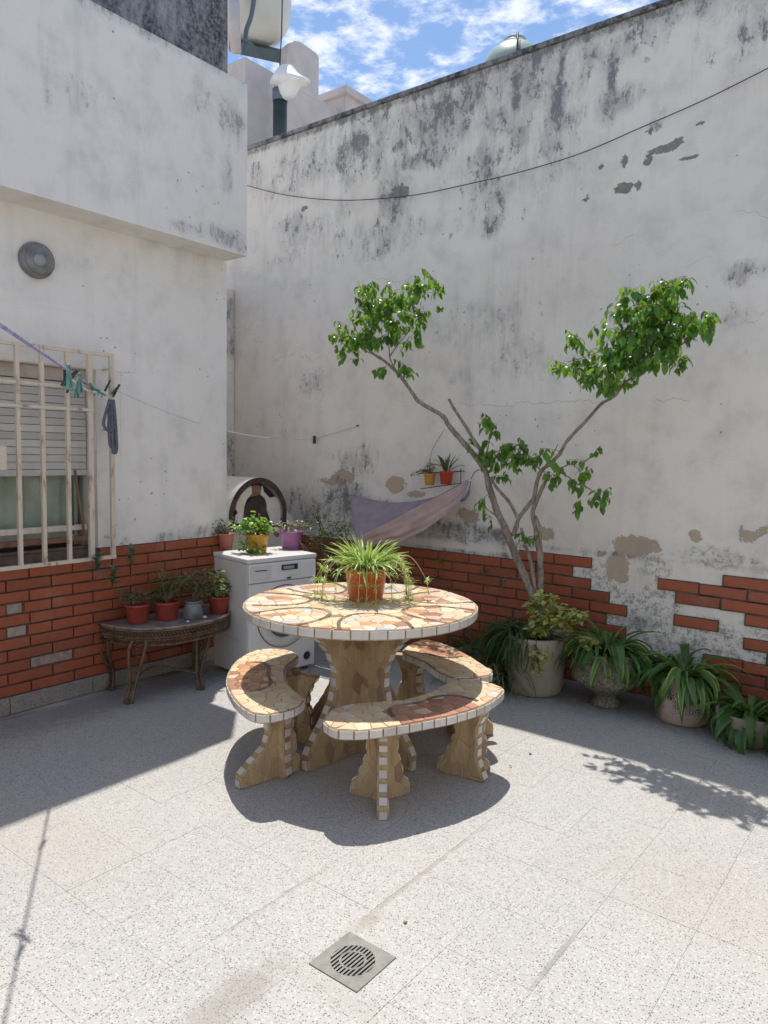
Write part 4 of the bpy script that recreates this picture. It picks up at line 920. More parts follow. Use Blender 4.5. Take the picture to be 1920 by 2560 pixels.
def bench(label, outline, seed, zone, supports):
    o = [(p.x, p.y) for p in catmull([Vector((q.x, q.y, 0)) for q in outline], 3, True)]
    if area(o) < 0: o = o[::-1]
    c = Vector((sum(p[0] for p in o) / len(o), sum(p[1] for p in o) / len(o), 0))
    t = thing('mosaic_bench', label, 'bench', c, 'mosaic benches round the table')
    slab(t, o, BZ - .042, BZ - .004, 'seat', MT['grout_tan'])
    n = len(o); c0, c1 = Vector(c[:2]), None
    inn = []
    for i in range(n):
        p = Vector(o[i]); tt = (Vector(o[(i + 1) % n]) - Vector(o[i - 1])).normalized(); inn.append((p.x - tt.y * .003, p.y + tt.x * .003))
    lines_, rule = zone(c)
    def paint(p, kind, r_):
        if kind == 'line': return 'm_dark'
        return rule(p, r_)
    print(label[:20], shards(t, inn, BZ - .004, .058, paint, seed, lines_, 200)); rim_tiles(t, o, BZ - .037, BZ - .006, .060, seed=seed)
    for s in supports:
        cc, fins = s
        for j, (ang, foot, top) in enumerate(fins):
            pr = [(foot - .02, 0), (foot, .004), (foot + .003, .055), (foot - .03, .085), (.085, .155), (.066, .20), (.066, .25), (.085, .30), (top, BZ - .043)]
            if foot < .1: pr = [(foot - .01, 0), (foot, .01), (.05, .1), (.05, .25), (top, BZ - .043)]
            wing(t, cc, ang, pr, .052, tilew=.034, tile_h=.036, seed=seed + j)
    return t
def fins(center, feet, extra=()):
    c = Vector((center[0], center[1], 0)); out = []
    for f in feet:
        d = Vector((f[0], f[1], 0)) - c; out.append((math.atan2(d.y, d.x), d.length, min(.15, d.length)))
    for (a, l) in extra: out.append((a, l, .12))
    return (c, out)
def warm(r_): return r_.choices(['m_cream', 'm_yellow', 'm_peach', 'm_pink'], [40, 30, 22, 8])[0]
def zone_l(c):
    ln = [(c.x + .04 + .02 * math.sin(i), 0) for i in range(0)]
    P1 = trace((560, 1580), 5.53, [(300, 430), (420, 415), (560, 430), (620, 500), (610, 600), (655, 700), (600, 760), (450, 810), (300, 830)])
    poly = P1 + trace((560, 1580), 5.53, [(200, 800), (90, 760), (60, 650), (90, 540), (200, 460)])
    return [[(p.x, p.y) for p in catmull(P1, 6)]], (lambda p, r_: r_.choices(['m_terra', 'm_orange', 'm_peach', 'm_rust'], [34, 12, 26, 12])[0] if inside(p, poly) else warm(r_))
def zone_f(c):
    P1 = trace((780, 1580), 3.318, [(715, 735), (670, 700), (640, 650), (690, 615), (800, 600), (920, 580), (1000, 545), (1100, 528), (1200, 530), (1300, 550), (1385, 578)])
    poly = P1 + trace((780, 1580), 3.318, [(1300, 640), (1100, 700), (900, 740), (760, 760)])
    return [[(p.x, p.y) for p in catmull(P1, 6)]], (lambda p, r_: r_.choices(['m_terra', 'm_rust', 'm_peach'], [60, 20, 6])[0] if inside(p, poly) else (('m_white' if r_.random() < .08 else warm(r_))))
def zone_b(c):
    P1 = trace((780, 1580), 3.318, [(930, 165), (1040, 205), (1160, 212), (1250, 200), (1290, 190)])
    poly = P1 + trace((780, 1580), 3.318, [(1180, 120), (1000, 40), (840, 60), (820, 130)])
    return [[(p.x, p.y) for p in catmull(P1, 6)]], (lambda p, r_: r_.choices(['m_terra', 'm_orange', 'm_peach'], [50, 20, 10])[0] if inside(p, poly) else warm(r_))
def mid2(a, b_, t=.5): return (a[0] + (b_[0] - a[0]) * t, a[1] + (b_[1] - a[1]) * t)
f1, f2 = atZ(596, 1970), atZ(722, 1945); c1 = Vector(((f1.x + f2.x) / 2 - .01, (f1.y + f2.y) / 2 + .10, 0))
c1b = Vector((-2.60, 2.66, 0))
bench('left mosaic bench, terracotta patch in its middle, in front of the washing machine', o_l, 31, zone_l, [fins(c1, [f1, f2], [(R(80), .11)]), fins(c1b, [], [(R(20), .12), (R(140), .12), (R(260), .12)])])
f3 = atZ(957, 2050); c2 = f3 + Vector((-.115, .14, 0)); f5, f6 = atZ(1214, 1955), atZ(1100, 1925); c3 = Vector((-1.70, 2.88, 0))
bench('nearest mosaic bench with a long dark red tile patch outlined in brown', o_f, 47, zone_f, [fins(c2, [f3], [(R(72), .13), (R(192), .14)]), fins(c3, [f5, f6], [(R(60), .10)])])
bench('rear mosaic bench behind the table, red tiles at its far end, by the potted grass', o_b, 59, zone_b, [fins(Vector((-1.95, 3.30, 0)), [], [(R(-60), .13), (R(60), .13), (R(180), .13)]), fins(Vector((-2.36, 3.36, 0)), [], [(R(-30), .13), (R(90), .13), (R(210), .13)])])

# ------------------------------------------------------------------ plants
def strap_mesh(name, mat, L_=1., w=.1, rise=.9, droop=1.3, n=9, fold=.25, wpos=.35, twist=0.):
    """arching strap leaf of length 1 growing from the origin towards +X; quads in two rows with a mid fold"""
    b = MB(); vs = []; uv = []; x = z = 0.; ang = rise
    for i in range(n + 1):
        t = i / n; ww = w * (math.sin(math.pi * min(1, (t * (1 - wpos) + wpos * .5) ** .8)) ** .7 if 0 else min(1, .35 + t * 2.2) * (1 - max(0, (t - .55) / .45) ** 1.8)) / 2
        ww = max(ww, .0015); nx, nz2 = -math.sin(ang), math.cos(ang); tw = twist * t
        for k, s in enumerate((-1, 0, 1)):
            f = fold * ww * abs(s); vs.append((x + nx * f, s * ww * math.cos(tw), z + nz2 * f + s * ww * math.sin(tw))); uv.append((.5 + .5 * s, t))
        ang -= droop / n * (1 + .6 * t); x += math.cos(ang) * L_ / n; z += math.sin(ang) * L_ / n
    fs = [(3 * i + k, 3 * i + k + 1, 3 * i + k + 4, 3 * i + k + 3) for i in range(n) for k in (0, 1)]
    b.add(vs, fs, 0, True, uv); return b.mesh(name, mat)
def leaf_mesh(name, mat, w=.5, bend=.5, fold=.2, n=5):
    """pointed oval leaf of length 1 along +X, curling down"""
    b = MB(); vs = []; uv = []; x = z = 0.; ang = bend * .4
    for i in range(n + 1):
        t = i / n; ww = w / 2 * (math.sin(math.pi * t ** .8) ** .85 if 0 < t < 1 else .02)
        for s in (-1, 0, 1): vs.append((x, s * ww, z + fold * ww * abs(s))); uv.append((.5 + .5 * s, t))
        ang -= bend / n * 1.4; x += math.cos(ang) / n; z += math.sin(ang) / n
    b.add(vs, [(3 * i + k, 3 * i + k + 1, 3 * i + k + 4, 3 * i + k + 3) for i in range(n) for k in (0, 1)], 0, True, uv); return b.mesh(name, mat)
def merge(name, parent, mesh, xforms, mat):
    """many copies of a small mesh joined into one mass of foliage"""
    me0 = mesh; nv = len(me0.vertices); co = np.zeros(nv * 3); me0.vertices.foreach_get('co', co); co = co.reshape(-1, 3)
    faces = [list(p.vertices) for p in me0.polygons]; uv0 = None
    if me0.uv_layers: uv0 = np.zeros(len(me0.loops) * 2); me0.uv_layers[0].data.foreach_get('uv', uv0)
    org = wloc(parent); V = []; F = []
    for i, M_ in enumerate(xforms):
        A = np.array(M_); V.append(co @ A[:3, :3].T + A[:3, 3] - np.array(org)); F += [[j + i * nv for j in f] for f in faces]
    me = bpy.data.meshes.new(name); me.from_pydata(np.vstack(V).tolist(), [], F); me.materials.append(mat)
    if uv0 is not None: ul = me.uv_layers.new(name='UVMap'); ul.data.foreach_set('uv', np.tile(uv0, len(xforms)))
    me.polygons.foreach_set('use_smooth', [True] * len(me.polygons)); me.update()
    o = link(bpy.data.objects.new(name, me), parent, org); o['kind'] = 'stuff'; return o
def X(loc, rot, s): return Matrix.LocRotScale(Vector(loc), Euler(rot), Vector((s, s, s)) if not hasattr(s, '__len__') else Vector(s))

def pot(name, label, c, rt, rb, h, mat, rim=.012, group=None, n=40, cat='flower pot'):
    t = thing(name, label, cat, c, group); c = Vector(c)
    pr = [(.001, 0), (rb, 0), (rb + .001, .004), (rb + (rt - rb) * .84, h * .84), (rt, h * .84 + .002) if rim else (rt * .99, h * .9), (rt + rim * .3, h * .86), (rt + rim * .3, h - .003), (rt, h), (rt - .006, h), (rt - .010, h * .86), (rt - .012, h * .86)]
    b = MB(); b.lathe(pr, c, n); b.build('pot_body', MT[mat], t)
    b = MB(); b.lathe([(.001, h * .86), (rt - .009, h * .85)], c, 24, 0, False); b.build('soil', MT['soil'], t); return t

# table pot and spider plant
PC = atZ(914, 1499, TZ); PC.z = TZ + .001
sp = pot('potted_spider_plant', 'orange plastic pot with a striped spider plant trailing runners, on the mosaic table', PC, .107, .084, .164, 'orange', .008, cat='potted plant')
sm = [strap_mesh('leaf', MT['leaf_spider'], 1, .036 + .008 * v, .9, d, 8, .5, twist=tw) for v, (d, tw) in enumerate(((.3, .2), (.55, -.3), (.85, .4), (1.3, 0)))]
for i in range(270):
    az = rnd.uniform(0, 2 * math.pi); el = rnd.triangular(.28, 1.5, .8); q = rnd.choice(sm); rr = rnd.uniform(0, .05)
    ln = rnd.uniform(.13, .245) * (1.05 - .1 * max(0, el))
    inst('leaf', q, sp, PC + Vector((rr * math.cos(az), rr * math.sin(az), .148)), (rnd.uniform(-.4, .4), .75 - el, az), (ln, ln, ln))
# arching runners with plantlets
plantlet = []
vd = Vector((math.sin(YAW) * -1, math.cos(YAW), 0)); rd = Vector((math.cos(YAW), math.sin(YAW), 0))
runs = [(-.95, .22, .02), (-.82, .25, .10), (-1.0, .18, -.12), (.62, .17, .14), (.8, .19, .0), (.55, .22, -.18), (.90, .16, .18), (-.15, .13, -.95), (.25, .15, -.9), (-.4, .15, -.9), (.05, .12, -1.0), (1.0, .34, .05), (-.6, .16, -.6), (.42, .17, -.55), (-.75, .2, -.35), (.75, .2, -.3)]
for i, (sx_, ln, fy) in enumerate(runs):
    d = (rd * sx_ + vd * fy).normalized(); st = PC + Vector((0, 0, .155)) + d * .05
    end = PC + d * (.11 + ln * .62); end.z = TZ + (.018 if i != 11 else .03)
    midp = PC + d * (.10 + ln * .3); midp.z = TZ + .20 + (.03 if i == 11 else 0)
    path = catmull([st, midp, PC + d * (.11 + ln * .55) + Vector((0, 0, .12)), end], 7)
    b = MB(); b.tube(path, .0016, 5); b.build('runner', MT['runner'], sp)
    for j in (8, 12, 16, len(path) - 1):
        if i == 11 and j < 16: continue
        p = path[min(j, len(path) - 1)]
        for k in range(9 if j < 16 else 13):
            az = rnd.uniform(0, 6.28); s = rnd.uniform(.03, .062); plantlet.append(X(p, (0, -rnd.uniform(-.3, 1.0), az), s))
merge('plantlet_leaves', sp, strap_mesh('t', MT['leaf_spider'], 1, .085, .8, 1.4, 4, .3), plantlet, MT['leaf_spider'])

def strap_plant(t, c, z, n, lmin, lmax, w, mats, seed, elo=.1, ehi=1.35, rr=.05, dr=(1.2, 2.6)):
    r_ = random.Random(seed); ms = [(m, strap_mesh('leaf', MT[m], 1, w * (.85 + .1 * v), .9, dr[0] + (dr[1] - dr[0]) * v / 3, 9, .45, twist=(-.3, .2, 0, .4)[v])) for m in mats for v in range(4)]
    for i in range(n):
        az = 2.4 * i + r_.uniform(-.4, .4); e = r_.uniform(elo, ehi); m = r_.choice(ms)[1]; ln = r_.uniform(lmin, lmax)
        q = r_.uniform(0, rr); inst('leaf', m, t, (c[0] + q * math.cos(az), c[1] + q * math.sin(az), z), (r_.uniform(-.3, .3), .85 - e, az), (ln, ln * r_.uniform(.85, 1.15), ln))

# right-hand row of planters
P1 = Vector((-2.035, 4.235, 0))
t1 = thing('tall_planter', 'tall smooth beige planter holding the branching tree and a golden leaved bush', 'planter', P1)
b = MB(); b.lathe([(.001, 0), (.150, 0), (.166, .012), (.172, .05), (.192, .27), (.200, .285), (.2045, .30), (.207, .365), (.203, .372), (.188, .372), (.183, .35), (.182, .33)], P1, 48, 0, True, .01); b.build('pot_body', MT['beige_pot'], t1)
b = MB(); b.lathe([(.001, .34), (.185, .335)], P1, 24, 0, False); b.build('soil', MT['soil'], t1)
P2 = Vector((-1.585, 4.275, 0))
t2 = thing('concrete_urn', 'mossy grey concrete urn on a narrow foot with arching strap leaves', 'planter', P2)
b = MB(); b.lathe([(.001, 0), (.082, 0), (.086, .012), (.080, .030), (.062, .045), (.060, .062), (.085, .085), (.150, .125), (.192, .155), (.203, .172), (.203, .19), (.196, .25), (.186, .315), (.188, .335), (.180, .34), (.168, .335), (.165, .31)], P2, 44, 0, True, .02); b.build('urn_body', MT['urn'], t2)
b = MB(); b.lathe([(.001, .315), (.168, .31)], P2, 24, 0, False); b.build('soil', MT['soil'], t2)
strap_plant(t2, P2, .31, 190, .20, .36, .11, ['leaf_strap', 'leaf_strap_v', 'leaf_strap'], 5, .30, 1.4, .09, (1.2, 2.6))
P3 = Vector((-1.145, 4.315, 0))
t3 = thing('painted_pot', 'cream glazed pot with blue brushwork and drooping dark strap leaves', 'planter', P3)
b = MB(); b.lathe([(.001, 0), (.125, 0), (.140, .01), (.147, .03), (.149, .058), (.152, .066), (.156, .12), (.154, .19), (.146, .245), (.142, .262), (.134, .262), (.130, .24)], P3, 44, 0, True, .01); b.build('pot_body', MT['floral'], t3)
b = MB(); b.lathe([(.001, .235), (.133, .232)], P3, 24, 0, False); b.build('soil', MT['soil'], t3)
strap_plant(t3, P3, .24, 165, .20, .37, .115, ['leaf_strap', 'leaf_strap_v', 'leaf_strap'], 8, .15, 1.45, .06, (1.5, 3.0))
P4 = Vector((-.775, 4.19, 0))
t4 = thing('low_planter', 'low brown grey bowl planter with dark strap leaves at the right end of the row', 'planter', P4)
b = MB(); b.lathe([(.001, 0), (.085, 0), (.105, .01), (.145, .06), (.162, .12), (.166, .165), (.158, .172), (.150, .165), (.148, .15)], P4, 40, 0, True, .015); b.build('pot_body', MT['tan_pot'], t4)
b = MB(); b.lathe([(.001, .15), (.150, .148)], P4, 24, 0, False); b.build('soil', MT['soil'], t4)
strap_plant(t4, P4, .15, 140, .17, .32, .105, ['leaf_strap'], 12, .1, 1.3, .06, (1.3, 2.7))
P5 = Vector((-.44, 4.13, 0))
t5 = thing('edge_planter', 'grey planter cut off by the right edge of the picture, beside the low brown bowl', 'planter', P5)
b = MB(); b.lathe([(.001, 0), (.10, 0), (.125, .02), (.155, .10), (.165, .19), (.158, .196), (.148, .18)], P5, 40, 0, True, .015); b.build('pot_body', MT['tan_pot'], t5)
b = MB(); b.lathe([(.001, .175), (.150, .172)], P5, 24, 0, False); b.build('soil', MT['soil'], t5)
strap_plant(t5, P5, .17, 90, .2, .36, .10, ['leaf_strap'], 15, .2, 1.4, .06, (1.3, 2.6))

# grass tufts
def tuft(name, label, cat, c, n, lmin, lmax, w, mat, seed, spread=.08, e=(.3, 1.4), dr=1.8, group=None):
    t = thing(name, label, cat, c, group); r_ = random.Random(seed); m = strap_mesh('t', MT[mat], 1, w, .9, dr, 7, .4); xs = []
    for i in range(n):
        az = r_.uniform(0, 6.28); q = spread * math.sqrt(r_.random()); a2 = r_.uniform(0, 6.28)
        xs.append(X((c[0] + q * math.cos(a2), c[1] + q * math.sin(a2), c[2]), (r_.uniform(-.4, .4), .85 - r_.uniform(*e), az), r_.uniform(lmin, lmax)))
    merge('blades', t, m, xs, MT[mat]); return t
tuft('mondo_grass', 'dense dark grassy tuft growing in the tall beige planter left of the tree', 'plant', P1 + Vector((-.10, -.05, .33)), 900, .16, .34, .032, 'leaf_grass', 61, .10, (.3, 1.5), 2.2)
tuft('trailing_grass', 'pale grey green grass spilling beside the tall beige planter behind the benches', 'plant', Vector((-2.33, 4.22, .0)), 700, .30, .55, .016, 'leaf_dry', 62, .13, (.8, 1.55), 1.7)
tuft('trailing_grass', 'dark grass clump on the floor against the back wall behind the table', 'plant', Vector((-2.58, 4.38, .0)), 600, .25, .45, .018, 'leaf_grass', 63, .12, (.8, 1.55), 1.6)

def shrub(name, label, cat, blobs, nleaf, smin, smax, mats, seed, parent=None, stems=None, w=.6, stuff=0, bend=.4, group=None, stemr=.003, down=.0):
    """leafy bush: blobs = (centre, radii); leaves as separate parts, extra ones merged"""
    base = stems[0] if stems else blobs[0][0]; t = parent or thing(name, label, cat, base, group); r_ = random.Random(seed)
    ms = [leaf_mesh('leaf', MT[m], w * (.85 + .15 * v), bend * (.6 + .5 * v)) for m in mats for v in range(2)]
    wts = [b_[2] if len(b_) > 2 else b_[1][0] * b_[1][1] for b_ in blobs]; xs = []; mst = leaf_mesh('t', MT[mats[0]], w, bend, .2, 3)
    for i in range(nleaf + stuff):
        c, rad = r_.choices(blobs, wts)[0][:2]
        d = Vector((r_.gauss(0, 1), r_.gauss(0, 1), r_.gauss(0, 1))).normalized() * (r_.random() ** .45)
        p = Vector(c) + Vector((d.x * rad[0], d.y * rad[1], d.z * rad[2])); az = math.atan2(d.y, d.x) + r_.uniform(-.9, .9)
        rot = (r_.uniform(-.6, .6), r_.uniform(-.7, .5) + down, az); s = r_.uniform(smin, smax)
        if i < nleaf: inst('leaf', r_.choice(ms), t, p, rot, s)
        else: xs.append(X(p, rot, s * .9))
    if xs: merge('foliage', t, mst, xs, MT[mats[-1]])
    if stems:
        b = MB()
        for (c, rad, *_) in blobs:
            for k in range(3):
                e = Vector(c) + Vector((r_.uniform(-.6, .6) * rad[0], r_.uniform(-.6, .6) * rad[1], r_.uniform(-.2, .7) * rad[2])); s0 = Vector(stems[0]) + Vector((r_.uniform(-.01, .01), r_.uniform(-.01, .01), 0))
                b.tube(catmull([s0, s0.lerp(e, .5) + Vector((r_.uniform(-.02, .02), r_.uniform(-.02, .02), .02)), e], 4), stemr, 5)
        b.build('stems', MT['stem'], t)
    return t
shrub('golden_bush', 'golden yellow variegated bush in the tall beige planter, in front of the tree trunk', 'plant',
    [(atY(1360, 1520, 4.12), (.11, .07, .10)), (atY(1400, 1545, 4.10), (.10, .07, .09)), (atY(1345, 1575, 4.10), (.06, .05, .06)), (atY(1440, 1540, 4.1), (.05, .05, .04)), (atY(1470, 1610, 4.1), (.05, .04, .04))], 250, .026, .050, ['leaf_gold', 'leaf_pale', 'leaf_gold'], 71, None, [P1 + Vector((.06, -.05, .33))], .8, 420)
shrub('golden_trailer', 'pale yellow trailing sprig hanging over the front of the tall beige planter', 'plant',
    [(atY(1346, 1645, 4.02), (.045, .02, .06)), (atY(1345, 1675, 4.02), (.035, .02, .05))], 60, .026, .044, ['leaf_pale', 'leaf_gold'], 72, None, [P1 + Vector((-.02, -.17, .36))], .8, 0)

# ------------------------------------------------------------------ tree
BR = .74
tr = thing('patio_tree', 'forked tree with two leafy crowns, growing from the tall beige planter', 'tree', P1 + Vector((.0, 0, .33)))
def TP(l, d0=4.2, d1=4.0): 
    n = len(l); return [atY(x, y, d0 + (d1 - d0) * i / (n - 1)) for i, (x, y) in enumerate(l)]
def bark_tube(name, pts, r0, r1, n=12):
    p = catmull(pts, 6); r_ = random.Random(len(pts)); m = len(p); rr = [BR * (r0 + (r1 - r0) * (i / (m - 1)) ** .8) * (1 + .12 * math.sin(i * .9) * r_.random() + (.18 if i % 11 == 0 else 0)) for i in range(m)]
    p = [q + Vector((mnoise.noise(q * 9), mnoise.noise(q * 9 + Vector((5, 5, 5))), 0)) * .008 for q in p]
    b = MB(); b.tube(p, rr, n); return b.build(name, MT['bark'], tr), p
_, tA = bark_tube('trunk', TP([(1345, 1545), (1338, 1505), (1305, 1425), (1282, 1370), (1262, 1317), (1239, 1271), (1226, 1223), (1212, 1177), (1181, 1132), (1145, 1091), (1120, 1062), (1106, 1041), (1062, 1013), (1043, 1000), (1018, 965), (996, 935), (965, 905), (932, 883), (905, 850)], 4.22, 4.0), .037, .011)
bark_tube('branch', TP([(1220, 1168), (1206, 1135), (1180, 1092), (1150, 1045), (1130, 1015), (1121, 997)], 4.10, 4.02), .017, .012)
bark_tube('branch', TP([(1224, 1195), (1245, 1222), (1272, 1256), (1294, 1298), (1290, 1325)], 4.12, 4.17), .013, .014)
_, tB = bark_tube('branch', TP([(1284, 1338), (1298, 1293), (1333, 1248), (1342, 1205), (1352, 1178), (1375, 1158), (1399, 1137), (1417, 1105), (1440, 1078), (1462, 1055), (1484, 1032), (1505, 1008), (1532, 992), (1558, 962), (1586, 937), (1616, 905), (1640, 860)], 4.18, 3.95), .019, .009)
bark_tube('trunk', TP([(1352, 1540), (1351, 1480), (1352, 1420), (1347, 1372), (1340, 1330), (1333, 1285), (1338, 1262), (1352, 1228), (1364, 1200), (1372, 1180)], 4.24, 4.12), .028, .014)
bark_tube('trunk', TP([(1340, 1520), (1334, 1450), (1330, 1410), (1318, 1372), (1303, 1320)], 4.21, 4.15), .018, .012)
bark_tube('branch', TP([(1356, 1400), (1352, 1350), (1347, 1310), (1340, 1290)], 4.22, 4.15), .014, .010)
for pts in ([(990, 925), (975, 895), (972, 850), (970, 800)], [(975, 890), (1000, 855), (1030, 820)], [(930, 885), (900, 868), (870, 840)], [(905, 855), (940, 810), (1000, 770), (1060, 720), (1090, 700)], [(905, 850), (880, 800), (900, 760)], [(870, 850), (845, 840), (835, 830)], [(996, 935), (1010, 925), (1022, 920)],
            [(1585, 940), (1560, 900), (1530, 870), (1470, 890), (1420, 905)], [(1616, 905), (1620, 860), (1600, 800), (1610, 750)], [(1620, 880), (1660, 820), (1690, 760), (1700, 710), (1710, 690)], [(1640, 865), (1690, 870), (1740, 830), (1770, 810)], [(1600, 910), (1560, 850), (1510, 820)], [(1560, 900), (1520, 930), (1515, 960)], [(1616, 905), (1640, 900), (1690, 885)],
            [(1355, 1178), (1340, 1165), (1325, 1160), (1290, 1140), (1250, 1140)], [(1205, 1150), (1220, 1120), (1225, 1080)], [(1205, 1155), (1240, 1130), (1280, 1120)], [(1370, 1165), (1400, 1170), (1430, 1160), (1450, 1180)], [(1400, 1180), (1430, 1200), (1440, 1230)], [(1430, 1205), (1470, 1220), (1490, 1235)], [(1450, 1160), (1480, 1140), (1495, 1120)], [(1255, 1320), (1240, 1290), (1215, 1270), (1212, 1245)], [(1310, 1370), (1320, 1345), (1335, 1340)], [(1355, 1178), (1385, 1130), (1395, 1110)]):
    b = MB(); y0 = 4.04 if pts[0][1] < 1000 else 4.14
    p = catmull([atY(x, y, y0 + rnd.uniform(-.05, .05)) for x, y in pts], 5); m = len(p); b.tube(p, [.0055 - .0035 * i / (m - 1) for i in range(m)], 6); b.build('twig', MT['bark'], tr)
def cl_(o, k, lst, Y0, dY): return [(o[0] + a / k, o[1] + c / k, rx / k, ry / k, Y0, dY) for a, c, rx, ry in lst]
clus = cl_((820, 660), 5.184, [(640, 430, 230, 200), (760, 620, 330, 220), (520, 640, 200, 170), (380, 820, 230, 180), (210, 930, 150, 120), (900, 520, 210, 190), (1080, 560, 130, 220), (1080, 330, 130, 110), (1310, 260, 200, 120), (1330, 420, 110, 90), (520, 300, 110, 70), (740, 260, 60, 60), (440, 1180, 130, 110), (140, 1100, 100, 60), (700, 880, 260, 120), (420, 960, 240, 110), (960, 880, 120, 110), (1060, 1040, 80, 80), (1170, 920, 50, 80), (950, 1330, 60, 60), (1040, 1390, 40, 60), (700, 1370, 60, 60), (1240, 720, 80, 45), (1420, 560, 40, 70), (290, 1340, 40, 40), (1330, 120, 30, 40)], 4.0, .16)
clus += cl_((1360, 660), 3.77, [(850, 480, 200, 170), (980, 400, 170, 140), (1130, 300, 150, 130), (1240, 380, 110, 150), (1150, 570, 190, 170), (900, 640, 200, 150), (640, 600, 120, 100), (820, 270, 60, 70), (1010, 220, 80, 60), (1190, 200, 90, 60), (1330, 130, 50, 55), (780, 350, 80, 60), (720, 820, 220, 160), (560, 900, 170, 130), (880, 860, 160, 130), (1050, 690, 180, 80), (380, 800, 110, 110), (340, 920, 110, 90), (290, 710, 60, 50), (180, 960, 90, 60), (390, 1050, 70, 60), (600, 1080, 100, 90), (500, 1040, 60, 60), (1330, 560, 100, 120), (1430, 600, 90, 100), (1540, 500, 50, 60), (1560, 590, 45, 50), (1100, 860, 120, 80), (1250, 860, 110, 70), (1390, 790, 80, 50), (490, 610, 30, 50), (780, 1090, 45, 50), (680, 450, 70, 80)], 3.90, .14)
mid_c = cl_((1120, 980), 3.95, [(370, 330, 110, 90), (420, 430, 100, 90), (390, 600, 80, 80), (520, 560, 120, 90), (480, 640, 110, 60), (620, 560, 70, 80), (700, 510, 45, 45), (690, 680, 120, 70), (780, 640, 90, 80), (880, 610, 70, 55), (1060, 560, 80, 70), (1060, 640, 70, 40), (1070, 770, 70, 60), (1020, 860, 90, 60), (1140, 850, 60, 50), (1220, 690, 50, 40), (1320, 690, 80, 60), (1340, 810, 60, 60), (1450, 700, 45, 60), (1400, 790, 40, 30), (1500, 570, 45, 30), (1240, 920, 45, 70), (1280, 1030, 30, 40), (1300, 1120, 20, 35), (1500, 1020, 55, 60), (1260, 860, 40, 30), (1010, 940, 25, 30), (340, 1120, 50, 90), (380, 1230, 55, 60), (410, 1060, 35, 40), (210, 480, 35, 40), (545, 820, 35, 35), (860, 700, 40, 30), (780, 1430, 90, 45), (710, 1480, 30, 40), (1550, 160, 35, 35), (270, 680, 20, 20), (870, 1150, 20, 30), (1070, 690, 30, 30)], 4.08, .10)
clus += mid_c
lm_ = {m: [leaf_mesh('leaf', MT[m], w, bd, .25) for w, bd in ((.52, .55), (.46, .9), (.58, .35))] for m in ('leaf_tree', 'leaf_light')}
leaves = []; rt_ = random.Random(99)
area_t = sum(c[2] * c[3] for c in clus)
sprigs = []
for i in range(520):
    x, y, rx, ry, Y0, dY = rt_.choices(clus, [(c[2] * c[3] + 40) * (1.5 if c[0] < 1130 else 1.) for c in clus])[0]
    a, q = rt_.uniform(0, 6.28), rt_.random() ** .5; dp = rt_.uniform(-1, 1); p = atY(x + rx * q * math.cos(a), y + ry * q * math.sin(a), Y0 + dY * dp * math.sqrt(max(.05, 1 - q * q)))
    d = Vector((rt_.uniform(-1, 1), rt_.uniform(-1, 1), rt_.uniform(-.9, .3))).normalized(); ln = rt_.uniform(.06, .13); young = rt_.random() < .3; sprigs.append((p - d * ln * .5, p + d * ln * .5 + Vector((0, 0, -.02))))
    n_ = rt_.randint(5, 9); az0 = rt_.uniform(0, 6.28)
    for k in range(n_):
        t = k / n_; c = p + d * ln * (t - .5) + Vector((0, 0, -.02 * t)); s_ = rt_.uniform(.032, .072) * (1 - .25 * abs(t - .5))
        leaves.append((c, (rt_.uniform(-.7, .7), rt_.uniform(.25, 1.45), az0 + math.pi * k + rt_.uniform(-.7, .7)), s_, 'leaf_light' if (young and rt_.random() < .75) or rt_.random() < .06 else 'leaf_tree'))
b = MB()
for a, c in sprigs: b.tube([a, a.lerp(c, .5) + Vector((0, 0, .006)), c], .0013, 4)
b.build('fine_twigs', MT['stem'], tr)['kind'] = 'stuff'
leaves.sort(key=lambda l: -l[2] + (l[0].y - 4) * .05)
for (p, rot, s, m) in leaves[:298]: inst('leaf', rt_.choice(lm_[m]), tr, p, rot, s)
for m in ('leaf_tree', 'leaf_light'):
    for j in range(2):
        xs = [X(p, rot, s) for k, (p, rot, s, mm) in enumerate(leaves[298:]) if mm == m and k % 2 == j]
        if xs: merge('crown', tr, lm_[m][j], xs, MT[m])

# ------------------------------------------------------------------ washing machine
F0 = Vector((-3.52, 3.148, 0)); ex_ = Vector((-3.421, 3.67, 0)) - F0; WW = ex_.length; ex_.normalize(); nz_ = Vector((ex_.y, -ex_.x, 0))   # nz_: out of the front
WD, WH = .44, .80
wm = thing('washing_machine', 'white front loading washing machine in the corner, crowded with potted plants on top', 'washing machine', F0)
def WB(u0, u1, d0, d1, z0, z1, name, mat, bev=.004, par=wm):
    """box in the machine's own frame: u along the front, d outwards (negative = into the machine)"""
    b = MB(); b.box((u0, d0, z0), (u1, d1, z1), 0, bev); b.v = [tuple(F0 + ex_ * v[0] + nz_ * v[1] + Vector((0, 0, v[2]))) for v in b.v]
    b.f = [f[::-1] for f in b.f]; return b.build(name, MT[mat], par)
WB(0, WW, -WD, -.012, .02, WH - .032, 'body', 'white_metal2', .008)
WB(-.006, WW + .006, -WD - .004, .006, WH - .030, WH, 'top', 'white_metal', .008)
WB(.004, WW - .004, -.011, .004, .03, WH - .165, 'front_panel', 'white_metal', .006)
cp2 = WB(.004, WW - .004, -.011, .010, WH - .158, WH - .034, 'control_panel', 'white_metal', .007)
WB(.012, .165, .0105, .014, WH - .140, WH - .052, 'detergent_drawer', 'white_metal2', .003, cp2); WB(.045, .135, .0142, .018, WH - .082, WH - .076, 'drawer_handle', 'seam', .001, cp2)
